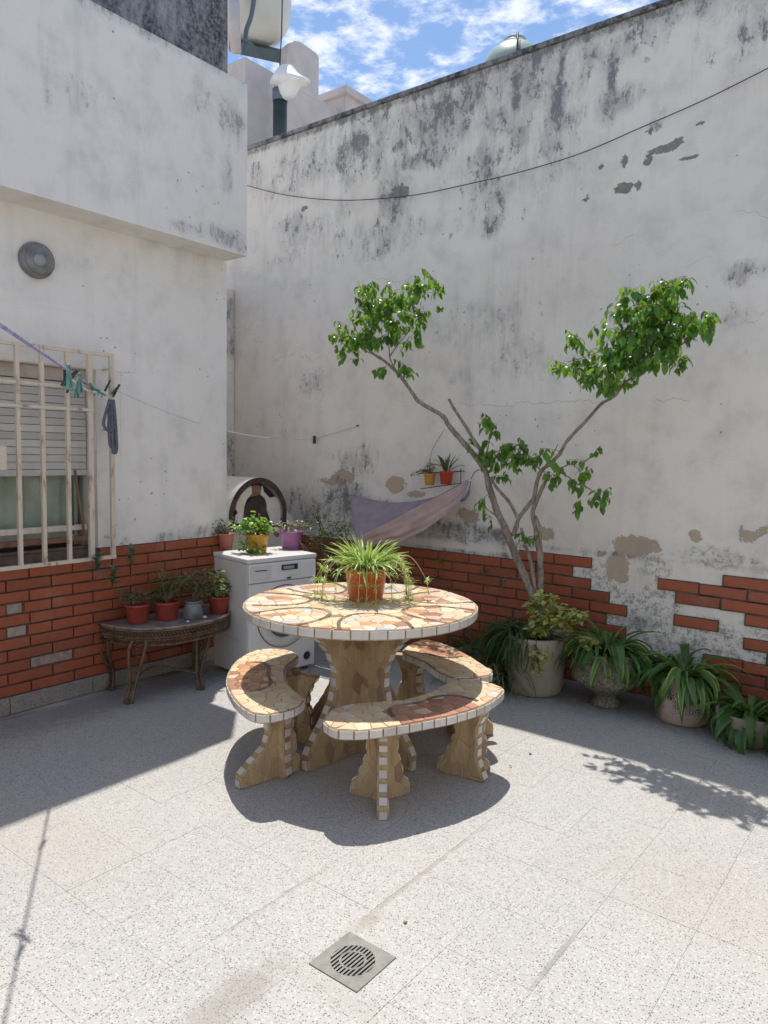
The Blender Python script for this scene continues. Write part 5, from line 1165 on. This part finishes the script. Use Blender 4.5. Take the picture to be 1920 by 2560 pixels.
WB(.215, .40, .0105, .013, WH - .105, WH - .045, 'display_frame', 'white_metal2', .002, cp2); WB(.245, .375, .0135, .0145, WH - .092, WH - .054, 'display', 'display', 0, cp2); WB(.262, .345, .0147, .0152, WH - .085, WH - .064, 'screen', 'lcd', 0, cp2)
for k in range(4): WB(.30 + k * .028, .314 + k * .028, .0105, .013, WH - .135, WH - .127, 'button', 'white_metal2', .001, cp2)
WB(.29, .325, .0105, .0125, WH - .153, WH - .140, 'logo_badge', 'seam', .001, cp2)
ctr = F0 + ex_ * (WW * .52) + nz_ * .004 + Vector((0, 0, .40)); axd = Matrix((ex_, Vector((0, 0, 1)), nz_)).transposed()
b = MB(); b.lathe([(.205, 0), (.207, .006), (.19, .016), (.145, .022), (.140, .012), (.12, .004), (.001, .002)], ctr, 48, 0, True, 0, axd); b.build('door', MT['white_metal2'], wm)
b = MB(); b.lathe([(.212, .0005), (.208, .0015), (.2075, .0005)], ctr, 48, 0, True, 0, axd); b.build('door_seam', MT['seam'], wm)
b = MB(); b.lathe([(.139, .012), (.10, .024), (.001, .03)], ctr, 40, 0, True, 0, axd); b.build('door_glass', MT['lamp_ring'], wm)
c2_ = F0 + ex_ * (WW - .07) + nz_ * .004 + Vector((0, 0, .10))
b = MB(); b.lathe([(.034, 0), (.036, .004), (.030, .006), (.027, .002), (.001, .002)], c2_, 28, 0, True, 0, axd); b.build('filter_cap', MT['white_metal2'], wm)
b = MB(); b.lathe([(.028, .003), (.026, .0045), (.024, .003)], c2_, 28, 0, True, 0, axd); b.build('filter_seam', MT['seam'], wm)
for (u, d) in ((.05, -.05), (WW - .05, -.05), (.05, -WD + .05), (WW - .05, -WD + .05)):
    b = MB(); b.lathe([(.02, 0), (.022, .01), (.014, .024)], F0 + ex_ * u + nz_ * d, 14); b.build('foot', MT['seam'], wm)
WB(.0, .0015, -.30, -.10, .25, .252, 'side_seam', 'seam', 0)

def wtop(u, d): p = F0 + ex_ * u + nz_ * d; p.z = WH + .001; return p
def clump_blobs(c, z, lst): return [(Vector((c.x + a * rd.x, c.y + a * rd.y, z + h)) + vd * dd, (r_, r_, r2)) for a, h, r_, r2, dd in lst]
pA = atZ(562, 1372, WH); pA = Vector((pA.x, pA.y, WH + .001)); pA += vd * .04
q = pot('potted_succulent', 'small faded red pot with brownish succulents at the left rear of the washing machine top', pA, .056, .042, .105, 'terra_pale', .008, None, 32, 'potted plant')
shrub('', '', '', clump_blobs(pA, pA.z, [(-.02, .15, .07, .06, 0), (.05, .17, .05, .06, 0), (-.10, .12, .05, .06, 0), (-.13, .04, .06, .08, 0), (-.15, -.04, .045, .07, 0)]), 130, .018, .034, ['leaf_reddish', 'leaf_dull', 'leaf_blue'], 81, q, [pA + Vector((0, 0, .09))], .55, 120)
pB_ = atZ(640, 1384, WH); pB_ = Vector((pB_.x, pB_.y, WH + .001)) + vd * .045
q = pot('potted_herb', 'mustard yellow pot with a bright green leafy plant, front middle of the washing machine top', pB_, .078, .060, .128, 'yellow', .008, None, 32, 'potted plant')
shrub('', '', '', clump_blobs(pB_, pB_.z, [(-.01, .19, .09, .055, 0), (-.10, .16, .07, .055, -.02), (.07, .15, .05, .04, 0), (.0, .235, .03, .05, .03), (-.07, .06, .05, .05, -.07), (.02, .03, .04, .04, -.09)]), 200, .026, .048, ['leaf_bright', 'leaf_bright', 'leaf_tree'], 82, q, [pB_ + Vector((0, 0, .11))], .75, 60)
pC_ = atZ(726, 1374, WH); pC_ = Vector((pC_.x, pC_.y, WH + .001)) + vd * .045
q = pot('potted_grey_succulent', 'purple pot with dusty grey succulents, right end of the washing machine top', pC_, .083, .064, .128, 'purple', .008, None, 32, 'potted plant')
shrub('', '', '', clump_blobs(pC_, pC_.z, [(-.03, .165, .07, .045, 0), (.05, .16, .06, .05, 0), (-.10, .15, .045, .04, 0), (.15, .17, .05, .05, 0), (.17, .06, .06, .07, -.02), (.13, -.03, .05, .06, -.03)]), 160, .016, .030, ['leaf_grey', 'leaf_grey', 'leaf_dull'], 83, q, [pC_ + Vector((0, 0, .11))], .5, 160)
pD_ = Vector((-3.30, 4.12, 0)); 
tD = thing('tall_shrub', 'dark tangled shrub with a few yellow flowers between the oven and the hammock', 'plant', pD_)
shrub('', '', '', [(atY(845, 1330, 4.1), (.12, .1, .10)), (atY(800, 1360, 4.0), (.10, .08, .12)), (atY(870, 1400, 4.1), (.10, .1, .14)), (atY(790, 1290, 4.1), (.05, .05, .10)), (atY(830, 1450, 4.1), (.15, .1, .2))], 60, .02, .04, ['leaf_dull', 'leaf_grass', 'leaf_tree'], 84, tD, [pD_], .45, 1000, .4, None, .004)
shrub('', '', '', [(atY(797, 1262, 4.08), (.025, .02, .03)), (atY(812, 1332, 4.0), (.03, .02, .02))], 14, .02, .032, ['leaf_gold'], 85, tD, [atY(800, 1340, 4.1)], .7, 0)

# ------------------------------------------------------------------ old clay oven
OX = -4.22; oc = Vector((OX, 3.86, 0)); ya, yb_ = atX(571, 1290, OX).y, atX(716, 1290, OX).y; zt_ = atX(643, 1194, OX).z
oR = (yb_ - ya) / 2; oc.y = (ya + yb_) / 2; ozc = zt_ - oR
ov = thing('clay_oven', 'old barrel shaped clay oven with flaking whitewash over a black arched mouth', 'oven', (OX, oc.y, 0))
def arch_ring(r_, n=36, a0=-25, a1=205, wob=0., sd=0): return [(oc.y + r_ * (1 + wob * mnoise.noise(Vector((math.cos(R(a0 + (a1 - a0) * i / n)) * 2, math.sin(R(a0 + (a1 - a0) * i / n)) * 2, sd)))) * math.cos(R(a0 + (a1 - a0) * i / n)), ozc + r_ * (1 + wob * mnoise.noise(Vector((math.cos(R(a0 + (a1 - a0) * i / n)) * 2, math.sin(R(a0 + (a1 - a0) * i / n)) * 2, sd)))) * math.sin(R(a0 + (a1 - a0) * i / n))) for i in range(n + 1)]
ro, ri = arch_ring(oR, wob=.02), arch_ring(oR * .85, wob=.03, sd=3)
b = MB(); n = len(ro); deep = .55
vs = [(OX, y, z) for y, z in ro] + [(OX - deep, y, z) for y, z in ro] + [(OX, y, z) for y, z in ri] + [(OX - .05, y, z) for y, z in ri]
fs = [(i, i + 1, n + i + 1, n + i) for i in range(n - 1)] + [(i, 2 * n + i, 2 * n + i + 1, i + 1) for i in range(n - 1)] + [(2 * n + i, 3 * n + i, 3 * n + i + 1, 2 * n + i + 1) for i in range(n - 1)] + [list(range(n, 2 * n))]
b.add(vs, fs, 0, True); o = b.build('barrel', MT['oven'], ov)
b = MB(); vs = [(OX + .004, y, z) for y, z in ro] + [(OX + .004, y, z) for y, z in ri]; vs += [(OX - .06, y, z) for y, z in ri]
b.add(vs, [(i, n + i, n + i + 1, i + 1) for i in range(n - 1)] + [(n + i, 2 * n + i, 2 * n + i + 1, n + i + 1) for i in range(n - 1)]); b.build('black_rim', MT['soot'], ov)
# front: recessed sooty face, flaking white sheets, dark mouth
b = MB(); b.add([(OX - .05, y, z) for y, z in ri], [list(range(n))]); b.build('inner_face', MT['soot'], ov)
def sheet(pts, x, mat, name, th=.012):
    q_ = [(atX(480 + a / 4.366, 1180 + c / 4.366, x)) for a, c in pts]; m = len(q_); b = MB(); vs = [(x, p.y, p.z) for p in q_] + [(x - th, p.y, p.z) for p in q_]
    b.add(vs, [list(range(m)), list(range(2 * m - 1, m - 1, -1))] + [(i, m + i, m + (i + 1) % m, (i + 1) % m) for i in range(m)]); return b.build(name, MT[mat], ov)
sheet([(650, 150), (655, 235), (600, 300), (570, 380), (560, 480), (545, 560), (470, 560), (480, 470), (505, 450), (478, 400), (490, 340), (510, 300), (530, 260), (560, 220), (600, 180)], OX - .02, 'white_flake', 'whitewash_sheet')
sheet([(770, 150), (785, 215), (850, 285), (900, 270), (940, 280), (975, 310), (1000, 370), (1040, 430), (1090, 490), (1110, 560), (870, 580), (850, 500), (825, 430), (820, 350), (800, 290), (755, 250)], OX - .02, 'white_flake', 'whitewash_sheet')
sheet([(620, 200), (660, 160), (690, 140), (740, 150), (760, 190), (780, 260), (740, 250), (690, 260), (640, 275)], OX - .03, 'rust_edge', 'broken_edge')
sheet([(600, 330), (650, 285), (720, 262), (790, 285), (820, 350), (825, 430), (850, 500), (865, 580), (545, 580), (560, 480), (570, 380)], OX - .028, 'soot', 'mouth', .004)
b = MB(); b.box((OX - .55, oc.y - oR * .92, 0), (OX + .01, oc.y + oR * .95, ozc - .10), 0, .01); b.build('plinth', MT['oven'], ov)

# ------------------------------------------------------------------ hammock
hm_ = thing('hammock', 'mauve and dusty pink cloth hammock slung low across the back wall', 'hammock', atY(1175, 1200, 4.5))
key = [(0, (1170, 1200, 4.52), (1172, 1207, 4.50), (1170, 1202, 4.50)), (.15, (1130, 1222, 4.51), (1150, 1252, 4.42), (1137, 1222, 4.42)), (.3, (1092, 1243, 4.51), (1107, 1292, 4.32), (1096, 1244, 4.30)), (.5, (1028, 1256, 4.53), (1058, 1328, 4.20), (1040, 1271, 4.12)),
       (.7, (977, 1258, 4.55), (1008, 1350, 4.12), (985, 1302, 4.02)), (.85, (932, 1251, 4.56), (955, 1358, 4.06), (940, 1324, 3.97)), (1, (877, 1237, 4.56), (912, 1372, 4.04), (893, 1347, 3.95))]
def interp(col_, t):
    for i in range(len(key) - 1):
        if key[i + 1][0] >= t:
            f = (t - key[i][0]) / (key[i + 1][0] - key[i][0]); a, c = atY(*key[i][col_]), atY(*key[i + 1][col_]); return a.lerp(c, f)
    return atY(*key[-1][col_])
nu, nv = 60, 24
def cloth(colA, colB, bulge, name, mat):
    b = MB(); vs = []
    for i in range(nu + 1):
        t = i / nu; a, c = interp(colA, t), interp(colB, t); w = (a - c).length
        for j in range(nv + 1):
            s = j / nv; p = a.lerp(c, s); p += Vector((0, -.3, -1)) * (bulge * w * 4 * s * (1 - s)); p += Vector((0, 1, .3)) * (mnoise.noise(Vector((t * 5, s * 3, colA * 4))) * .030 * math.sin(math.pi * s)) + Vector((0, (.010 * mnoise.noise(Vector((t * 3, s * 14, colA))) + .006 * math.sin(s * 19 + t * 9)) * math.sin(math.pi * s), 0)); vs.append(p)
    b.add(vs, [(i * (nv + 1) + j, i * (nv + 1) + j + 1, (i + 1) * (nv + 1) + j + 1, (i + 1) * (nv + 1) + j) for i in range(nu) for j in range(nv)], 0, True)
    o = b.build(name, MT[mat], hm_); sm_ = o.modifiers.new('thick', 'SOLIDIFY'); sm_.thickness = .003; return o
cloth(1, 2, .12, 'inner_cloth', 'hammock_in'); cloth(3, 2, .10, 'outer_cloth', 'hammock_out')
b = MB(); b.tube([interp(3, i / 20) for i in range(21)], .006, 7); b.build('hem', MT['hammock_rim'], hm_)
b = MB(); b.tube([interp(1, i / 20) for i in range(21)], .004, 6); b.build('rear_hem', MT['hammock_in'], hm_)
b = MB(); b.tube([atY(1178, 1197, 4.5), atY(1186, 1180, 4.56), atY(1200, 1172, 4.61)], .003, 6); b.tube([atY(872, 1238, 4.56), atY(862, 1236, 4.61)], .003, 6); b.build('cord', MT['wire'], hm_)
b = MB(); b.tube(catmull([atY(1177, 1203, 4.49), atY(1172, 1230, 4.46), atY(1160, 1248, 4.44), atY(1150, 1250, 4.44)], 4), [.004] * 4 + [.009] * 4 + [.012] * 4 + [.006], 7); b.build('tassel', MT['strap'], hm_)

# ------------------------------------------------------------------ small pots on the wall
def wallpot(name, label, x, y0, y1, wt, wb, mat, seed):
    c = atY(x, y1, 4.50); tp = atY(x, y0, 4.50); h = tp.z - c.z; k = 4.5 / 1840 * 1.12
    t = pot(name, label, c, wt, wb, h, mat, .004, 'pots hanging on the back wall', 28, 'potted plant'); return t, c, tp
t_, c_, tp_ = wallpot('wall_pot', 'small yellow pot hung on the back wall with a drooping succulent', 1074, 1184, 1213, .044, .032, 'yellow', 1)
shrub('', '', '', [(tp_ + Vector((-.01, 0, .045)), (.035, .03, .04)), (tp_ + Vector((-.12, -.02, -.005)), (.035, .02, .03)), (tp_ + Vector((-.05, 0, .02)), (.04, .02, .015)), (tp_ + Vector((.03, 0, .05)), (.02, .02, .04))], 60, .016, .028, ['leaf_dull', 'leaf_reddish'], 91, t_, [tp_], .5, 40)
t_, c_, tp_ = wallpot('wall_pot', 'small red pot hung on the back wall with stiff spiky leaves', 1115, 1178, 1211, .052, .038, 'redpot', 2)
strap_plant(t_, tp_, tp_.z - .01, 16, .07, .17, .10, ['leaf_dull', 'leaf_grass'], 92, .7, 1.5, .02, (.2, .8))
b = MB(); 
pa, pb_ = atY(1050, 1184, 4.53), atY(1150, 1178, 4.53)
b.tube([pa, pb_], .003, 6); b.tube([pa + Vector((0, .06, 0)), pb_ + Vector((0, .06, 0))], .003, 6); qa, qb = atY(1052, 1222, 4.55), atY(1152, 1208, 4.55)
b.tube([qa, qb], .003, 6); b.tube([qb, atY(1152, 1172, 4.56)], .003, 6); b.tube([atY(1075, 1146, 4.57), atY(1075, 1180, 4.57)], .0025, 6); b.tube([atY(1112, 1165, 4.58), atY(1080, 1160, 4.58)], .003, 6)
tag(b.build('pot_bracket', MT['wire']), 'thin dark wire bracket holding the yellow and red pots on the back wall', 'bracket')
b = MB(); b.tube(catmull([atY(1075, 1147, 4.57), atY(1083, 1120, 4.58), atY(1112, 1072, 4.6)], 5), .0014, 5); tag(b.build('hanging_wire', MT['wire']), 'fine wire rising from the pot bracket to a nail in the back wall', 'wire')

# ------------------------------------------------------------------ cane console table
CZ = .42; CC = Vector((XL + .02, 2.87, 0)); RYc, RXc = .43, .44
ct = thing('cane_console', 'worn half round brown cane table against the brick dado, holding small pots', 'side table', CC)
def half(rx, ry, n=28, e=.85): return [(CC.x + rx * max(0, math.sin(math.pi * i / n)) ** e, CC.y - ry * math.cos(math.pi * i / n) * abs(math.cos(math.pi * i / n)) ** (e - 1) if abs(math.cos(math.pi * i / n)) > 1e-6 else CC.y) for i in range(n + 1)]
hb = half(RXc - .012, RYc - .012)
b = MB(); b.prism(hb, CZ - .018, CZ - .002); b.build('top_board', MT['board_top'], ct)
for k in range(8):
    z = CZ + .002 - k * .0145; s = .004 * math.sin(k * 1.7); b = MB(); b.tube([Vector((x, y, z)) for x, y in half(RXc + s - .010 * (k > 0), RYc + s - .010 * (k > 0))], .0068 if k in (0, 7) else .0052, 7)
    b.build('cane_hoop', MT['wicker_old' if k in (0, 1) else 'wicker'], ct)
b = MB(); hp = half(RXc - .005, RYc - .005, 60)
for i in range(0, 58, 1):
    a, c = hp[i], hp[i + 1]; b.tube([(a[0], a[1], CZ - .098), (c[0] + .005, c[1], CZ - .05), (a[0], a[1], CZ - .004)], .0032, 5)
b.build('weave', MT['wicker'], ct)['kind'] = 'stuff'
def cleg(top, foot, name='leg'):
    top, foot = Vector(top), Vector(foot); out = Vector((foot.x - CC.x, foot.y - CC.y, 0)).normalized(); side = Vector((-out.y, out.x, 0)); b = MB()
    for s in (-1, 1):
        pts = [top + side * 1.3 * .030 * s, top.lerp(foot, .14) + out * .022 + side * 1.3 * .036 * s, top.lerp(foot, .4) + out * .006 + side * 1.3 * .027 * s, top.lerp(foot, .7) - out * .022 + side * .016 * s, top.lerp(foot, .9) - out * .01 + side * .017 * s, foot + side * .022 * s]
        b.tube(catmull(pts, 6), .0105, 7)
    for k in range(16):
        t = .10 + .85 * k / 16; p = top.lerp(foot, t) + out * (.012 * math.cos(t * 4.4)); w = .020 - .006 * math.sin(t * 3)
        b.tube([p - side * w, p + Vector((0, 0, .012)), p + side * w], .0028, 5)
    b.box(foot + Vector((-.02, -.02, 0)), foot + Vector((.02, .02, .018)), 0, .005); b.build(name, MT['wicker'], ct)
cleg((-3.78, 2.53, CZ - .07), (-3.742, 2.425, .0)); cleg((-3.72, 2.93, CZ - .07), (-3.63, 2.862, .0)); cleg((-4.0, 3.20, CZ - .07), (-4.04, 3.16, 0)); cleg((-4.05, 2.47, CZ - .07), (-4.05, 2.50, 0))
b = MB(); b.tube(catmull([(-3.75, 2.45, .10), (-3.88, 2.62, .12), (-3.90, 2.75, .12), (-3.66, 2.86, .10)], 6), .006, 6); b.tube([(-4.03, 3.12, CZ - .08), (-4.01, 3.10, .01)], .009, 7); b.build('stretcher', MT['wicker'], ct)
def cpot(x, y, xr, label, rt, rb, h, mat, name='potted_succulent', dv=.05):
    p = atZ(x, y, CZ); p = Vector((p.x, p.y, CZ - .001)) + vd * dv; return pot(name, label, p, rt, rb, h, mat, .006, 'pots on the cane table', 32, 'potted plant'), p
t_, p = cpot(337, 1560, 0, 'leftmost red pot on the cane table with wispy stalks and two blue green leaf sprays', .076, .058, .118, 'terracotta')
shrub('', '', '', clump_blobs(p, p.z, [(.0, .16, .085, .05, 0), (-.07, .17, .05, .04, 0)]), 150, .018, .038, ['leaf_dull', 'leaf_reddish'], 101, t_, [p + Vector((0, 0, .1))], .35, 90)
for tip, lab in (((243, 1415), 0), ((285, 1448), 1), ((327, 1400), 2)):
    e = atX(tip[0], tip[1], -3.92); st = p + Vector((0, 0, .11)); path = catmull([st, st + Vector((-.05, -.09, .03)), st.lerp(e, .7) + Vector((0, 0, -.03)), e], 6); b = MB(); b.tube(path, .0022, 5); b.build('stalk', MT['stem'], t_)
    ms_ = leaf_mesh('leaf', MT['leaf_blue'], .5, .4)
    for k in range(30):
        t = k / 30; c = e + Vector((rnd.uniform(-.006, .006), rnd.uniform(-.006, .006), -.03 + .10 * t)); inst('leaf', ms_, t_, c, (0, -rnd.uniform(.2, .9), rnd.uniform(0, 6.28)), rnd.uniform(.036, .058))
t_, p = cpot(411, 1552, 0, 'middle red pot on the cane table with a bushy dark olive succulent', .078, .062, .116, 'terracotta')
shrub('', '', '', clump_blobs(p, p.z, [(.0, .20, .11, .09, 0), (-.04, .29, .05, .06, 0), (.09, .23, .08, .08, .02), (-.06, .15, .07, .05, 0)]), 230, .022, .042, ['leaf_dull', 'leaf_reddish', 'leaf_grass'], 102, t_, [p + Vector((0, 0, .1))], .4, 260)
t_, p = cpot(478, 1548, 0, 'dark slate coloured pot on the cane table, half hidden behind the white flowering rosette', .050, .064, .112, 'lamp_ring')
shrub('', '', '', clump_blobs(p, p.z, [(.02, .19, .09, .07, .04), (.06, .26, .07, .06, .06), (-.02, .24, .07, .06, .03), (.12, .18, .08, .07, .05)]), 210, .02, .04, ['leaf_dull', 'leaf_blue', 'leaf_dull'], 103, t_, [p + Vector((0, 0, .1))], .4, 160)
t_, p = cpot(542, 1535, 0, 'rightmost red pot on the cane table with yellow green succulent rosettes beside the washing machine', .068, .054, .112, 'terracotta')
shrub('', '', '', clump_blobs(p, p.z, [(.0, .16, .065, .05, 0), (.0, .23, .05, .05, 0), (.06, .16, .04, .04, 0), (-.06, .12, .04, .04, -.03)]), 140, .03, .052, ['leaf_gold', 'leaf_dull', 'leaf_gold'], 104, t_, [p + Vector((0, 0, .1))], .6, 10)
def rosette(name, label, c, s, n, mats, seed, up=(.2, 1.1)):
    t = thing(name, label, 'succulent', c); r_ = random.Random(seed); ms = [leaf_mesh('leaf', MT[m], .45, -.3) for m in mats]
    for i in range(n): inst('leaf', r_.choice(ms), t, Vector(c) + Vector((0, 0, .004)), (0, -r_.uniform(*up), 2.4 * i), s * r_.uniform(.7, 1.1))
    return t
rs = atZ(500, 1520, CZ + .03)
rosette('rosette_succulent', 'cream edged rosette succulent standing at the front edge of the cane table', rs, .055, 16, ['leaf_pale', 'leaf_grey', 'leaf_gold'], 6)
rosette('rosette_succulent', 'small grey rosette below the cream edged one on the cane table', atZ(490, 1545, CZ + .01), .035, 12, ['leaf_grey', 'leaf_grey'], 7)
for (x, y, s_, lb) in ((512, 1545, .014, 'white shell lying on the front rim of the cane table'), (470, 1556, .010, 'small pale pebble on the cane table beside the slate pot'), (565, 1528, .008, 'tiny white pebble at the right end of the cane table')):
    p = atZ(x, y, CZ); bm = bmesh.new(); bmesh.ops.create_icosphere(bm, subdivisions=3, radius=s_)
    for v in bm.verts: v.co = v.co * (1 + .35 * mnoise.noise(v.co * 90 + Vector((s_ * 900, 0, 0)))); v.co.z *= .6; v.co += p + Vector((0, 0, s_ * .5))
    me = bpy.data.meshes.new('pebble'); bm.to_mesh(me); bm.free(); me.materials.append(MT['white_metal']); tag(link(bpy.data.objects.new('pebble', me)), lb, 'pebble')

# ------------------------------------------------------------------ drain grate
GC = Vector((-1.311, 1.586, 0)); GS = .0915
dg = thing('drain_grate', 'square cast iron floor drain grate with a round slotted centre, set in the terrazzo', 'drain grate', GC)
b = MB(); n = 64; rh = .066; vs = []; z1, z0 = .0042, .0012
def sq(a): c, s = math.cos(a), math.sin(a); m = max(abs(c), abs(s)); return (GC.x + GS * c / m, GC.y + GS * s / m)
for i in range(n):
    a = 2 * math.pi * (i + .5) / n; a = 2 * math.pi * i / n; q = sq(a); c = (GC.x + rh * math.cos(a), GC.y + rh * math.sin(a)); vs += [(q[0], q[1], z0), (q[0], q[1], z1), (c[0], c[1], z1 - .0008), (c[0], c[1], z0)]
b.add(vs, [(4 * i + k, 4 * i + (k + 1) % 4, 4 * ((i + 1) % n) + (k + 1) % 4, 4 * ((i + 1) % n) + k) for i in range(n) for k in range(3)]); b.f = [f[::-1] for f in b.f]; b.build('frame', MT['iron'], dg)
b = MB(); b.lathe([(.001, .0016), (.068, .0016)], GC, 48, 0, False); b.build('pit', MT['pit'], dg)
nb_ = 11
for i in range(nb_):
    x = -rh + (i + .5) * 2 * rh / nb_; l = math.sqrt(max(0, rh ** 2 - x ** 2)) + .001; b = MB(); b.box((GC.x + x - .0031, GC.y - l, .0018), (GC.x + x + .0031, GC.y + l, .0040), 0, .0005); b.build('bar', MT['iron'], dg)
b = MB(); b.lathe([(.034, .0018), (.034, .0043), (.041, .0043), (.041, .0018)], GC, 40, 0, False); b.build('ring', MT['iron'], dg)

# wire rack and small litter
rk = thing('wire_rack', 'small wire rack lying on the floor between the washing machine and the table foot', 'rack', atZ(835, 1690))
rc = atZ(838, 1682); b = MB()
for k in range(8): o_ = -.11 + k * .031; b.tube([(rc.x + o_, rc.y - .12, .06), (rc.x + o_, rc.y + .12, .06)], .0024, 6)
for s in (-1, 1): b.tube([(rc.x - .13, rc.y + s * .12, .06), (rc.x + .13, rc.y + s * .12, .06)], .004, 6)
b.build('grid', MT['steel_wire'], rk); 
for sx_ in (-1, 1):
    for sy_ in (-1, 1): b = MB(); b.tube([(rc.x + sx_ * .12, rc.y + sy_ * .12, 0), (rc.x + sx_ * .12, rc.y + sy_ * .12, .06)], .0035, 6); b.build('leg', MT['steel_wire'], rk)
def litter(x, y, s_, mat, name, label, seed, flat=.35):
    p = atZ(x, y); bm = bmesh.new(); bmesh.ops.create_icosphere(bm, subdivisions=3, radius=s_)
    for v in bm.verts: d = v.co.copy(); v.co = d * (1 + .6 * mnoise.noise(d / s_ * 1.3 + Vector((seed, 0, 0)))); v.co.z = v.co.z * flat; v.co += p + Vector((0, 0, s_ * flat * .55))
    me = bpy.data.meshes.new(name); bm.to_mesh(me); bm.free(); me.materials.append(MT[mat]); tag(link(bpy.data.objects.new(name, me)), label, 'litter')
litter(1018, 1662, .035, 'white_metal', 'broken_shard', 'white broken shard on the floor under the rear bench', 4, .7)
litter(1003, 1652, .02, 'urn', 'small_stone', 'grey stone beside the white shard under the rear bench', 9, .6)
def dry(x, y, lab, s=.03):
    p = atZ(x, y); p.z = .006; m = leaf_mesh('dry_leaf', MT['dead'], .5, .8, .5); o = bpy.data.objects.new('dry_leaf', m); link(o, None, p); o.rotation_euler = (.2, .1, rnd.uniform(0, 6)); o.scale = (s, s, s); tag(o, lab, 'leaf')
dry(1323, 1887, 'single dry leaf on the sunlit floor in front of the tall beige planter'); dry(1272, 1918, 'smaller dry leaf near the tip of the front bench shadow', .02); dry(1222, 1796, 'dry leaf on the shadow edge right of the front bench', .03)
dry(1012, 2312, 'thin dry twig leaf on the sunlit floor just right of the drain grate', .026)

# weeds on the back wall bricks
for i, (x, y, s) in enumerate(((1100, 1402, 1.), (1208, 1428, 1.1), (1092, 1440, .9), (1252, 1455, .8))):
    p = atY(x, y, YB - .04); base = Vector((p.x + .02, YB - .02, max(.05, p.z - .12))); t = thing('wall_weed', ('pale weed sprig highest on the bricks behind the spider plant', 'weed sprig on the bricks just left of the tree trunk', 'dark weed sprig directly behind the table edge', 'weed sprig at the top of the dark grassy tuft')[i], 'weed', base, 'weeds growing before the brick courses')
    b = MB(); b.tube([base, base.lerp(p, .6) + Vector((.01, 0, 0)), p], .0015, 5); b.build('stem', MT['stem'], t); ms_ = leaf_mesh('leaf', MT['leaf_bright' if i < 2 else 'leaf_tree'], .4, .4)
    for k in range(8): inst('leaf', ms_, t, p + Vector((rnd.uniform(-.02, .02), 0, rnd.uniform(-.015, .015))), (0, rnd.uniform(-.5, .6), rnd.uniform(0, 6.28)), .045 * s * rnd.uniform(.6, 1))


# unseen walls added behind and beside the viewer, bouncing warm light into the shade
b = MB(); b.box((2.9, -3.4, 0), (3.15, YB, 3.3)); tag(b.build('bounce_wall', MT['plaster_house']), kind='structure')
b = MB(); b.box((XL, -3.65, 0), (3.15, -3.4, 3.3)); tag(b.build('bounce_wall', MT['plaster_house']), kind='structure')
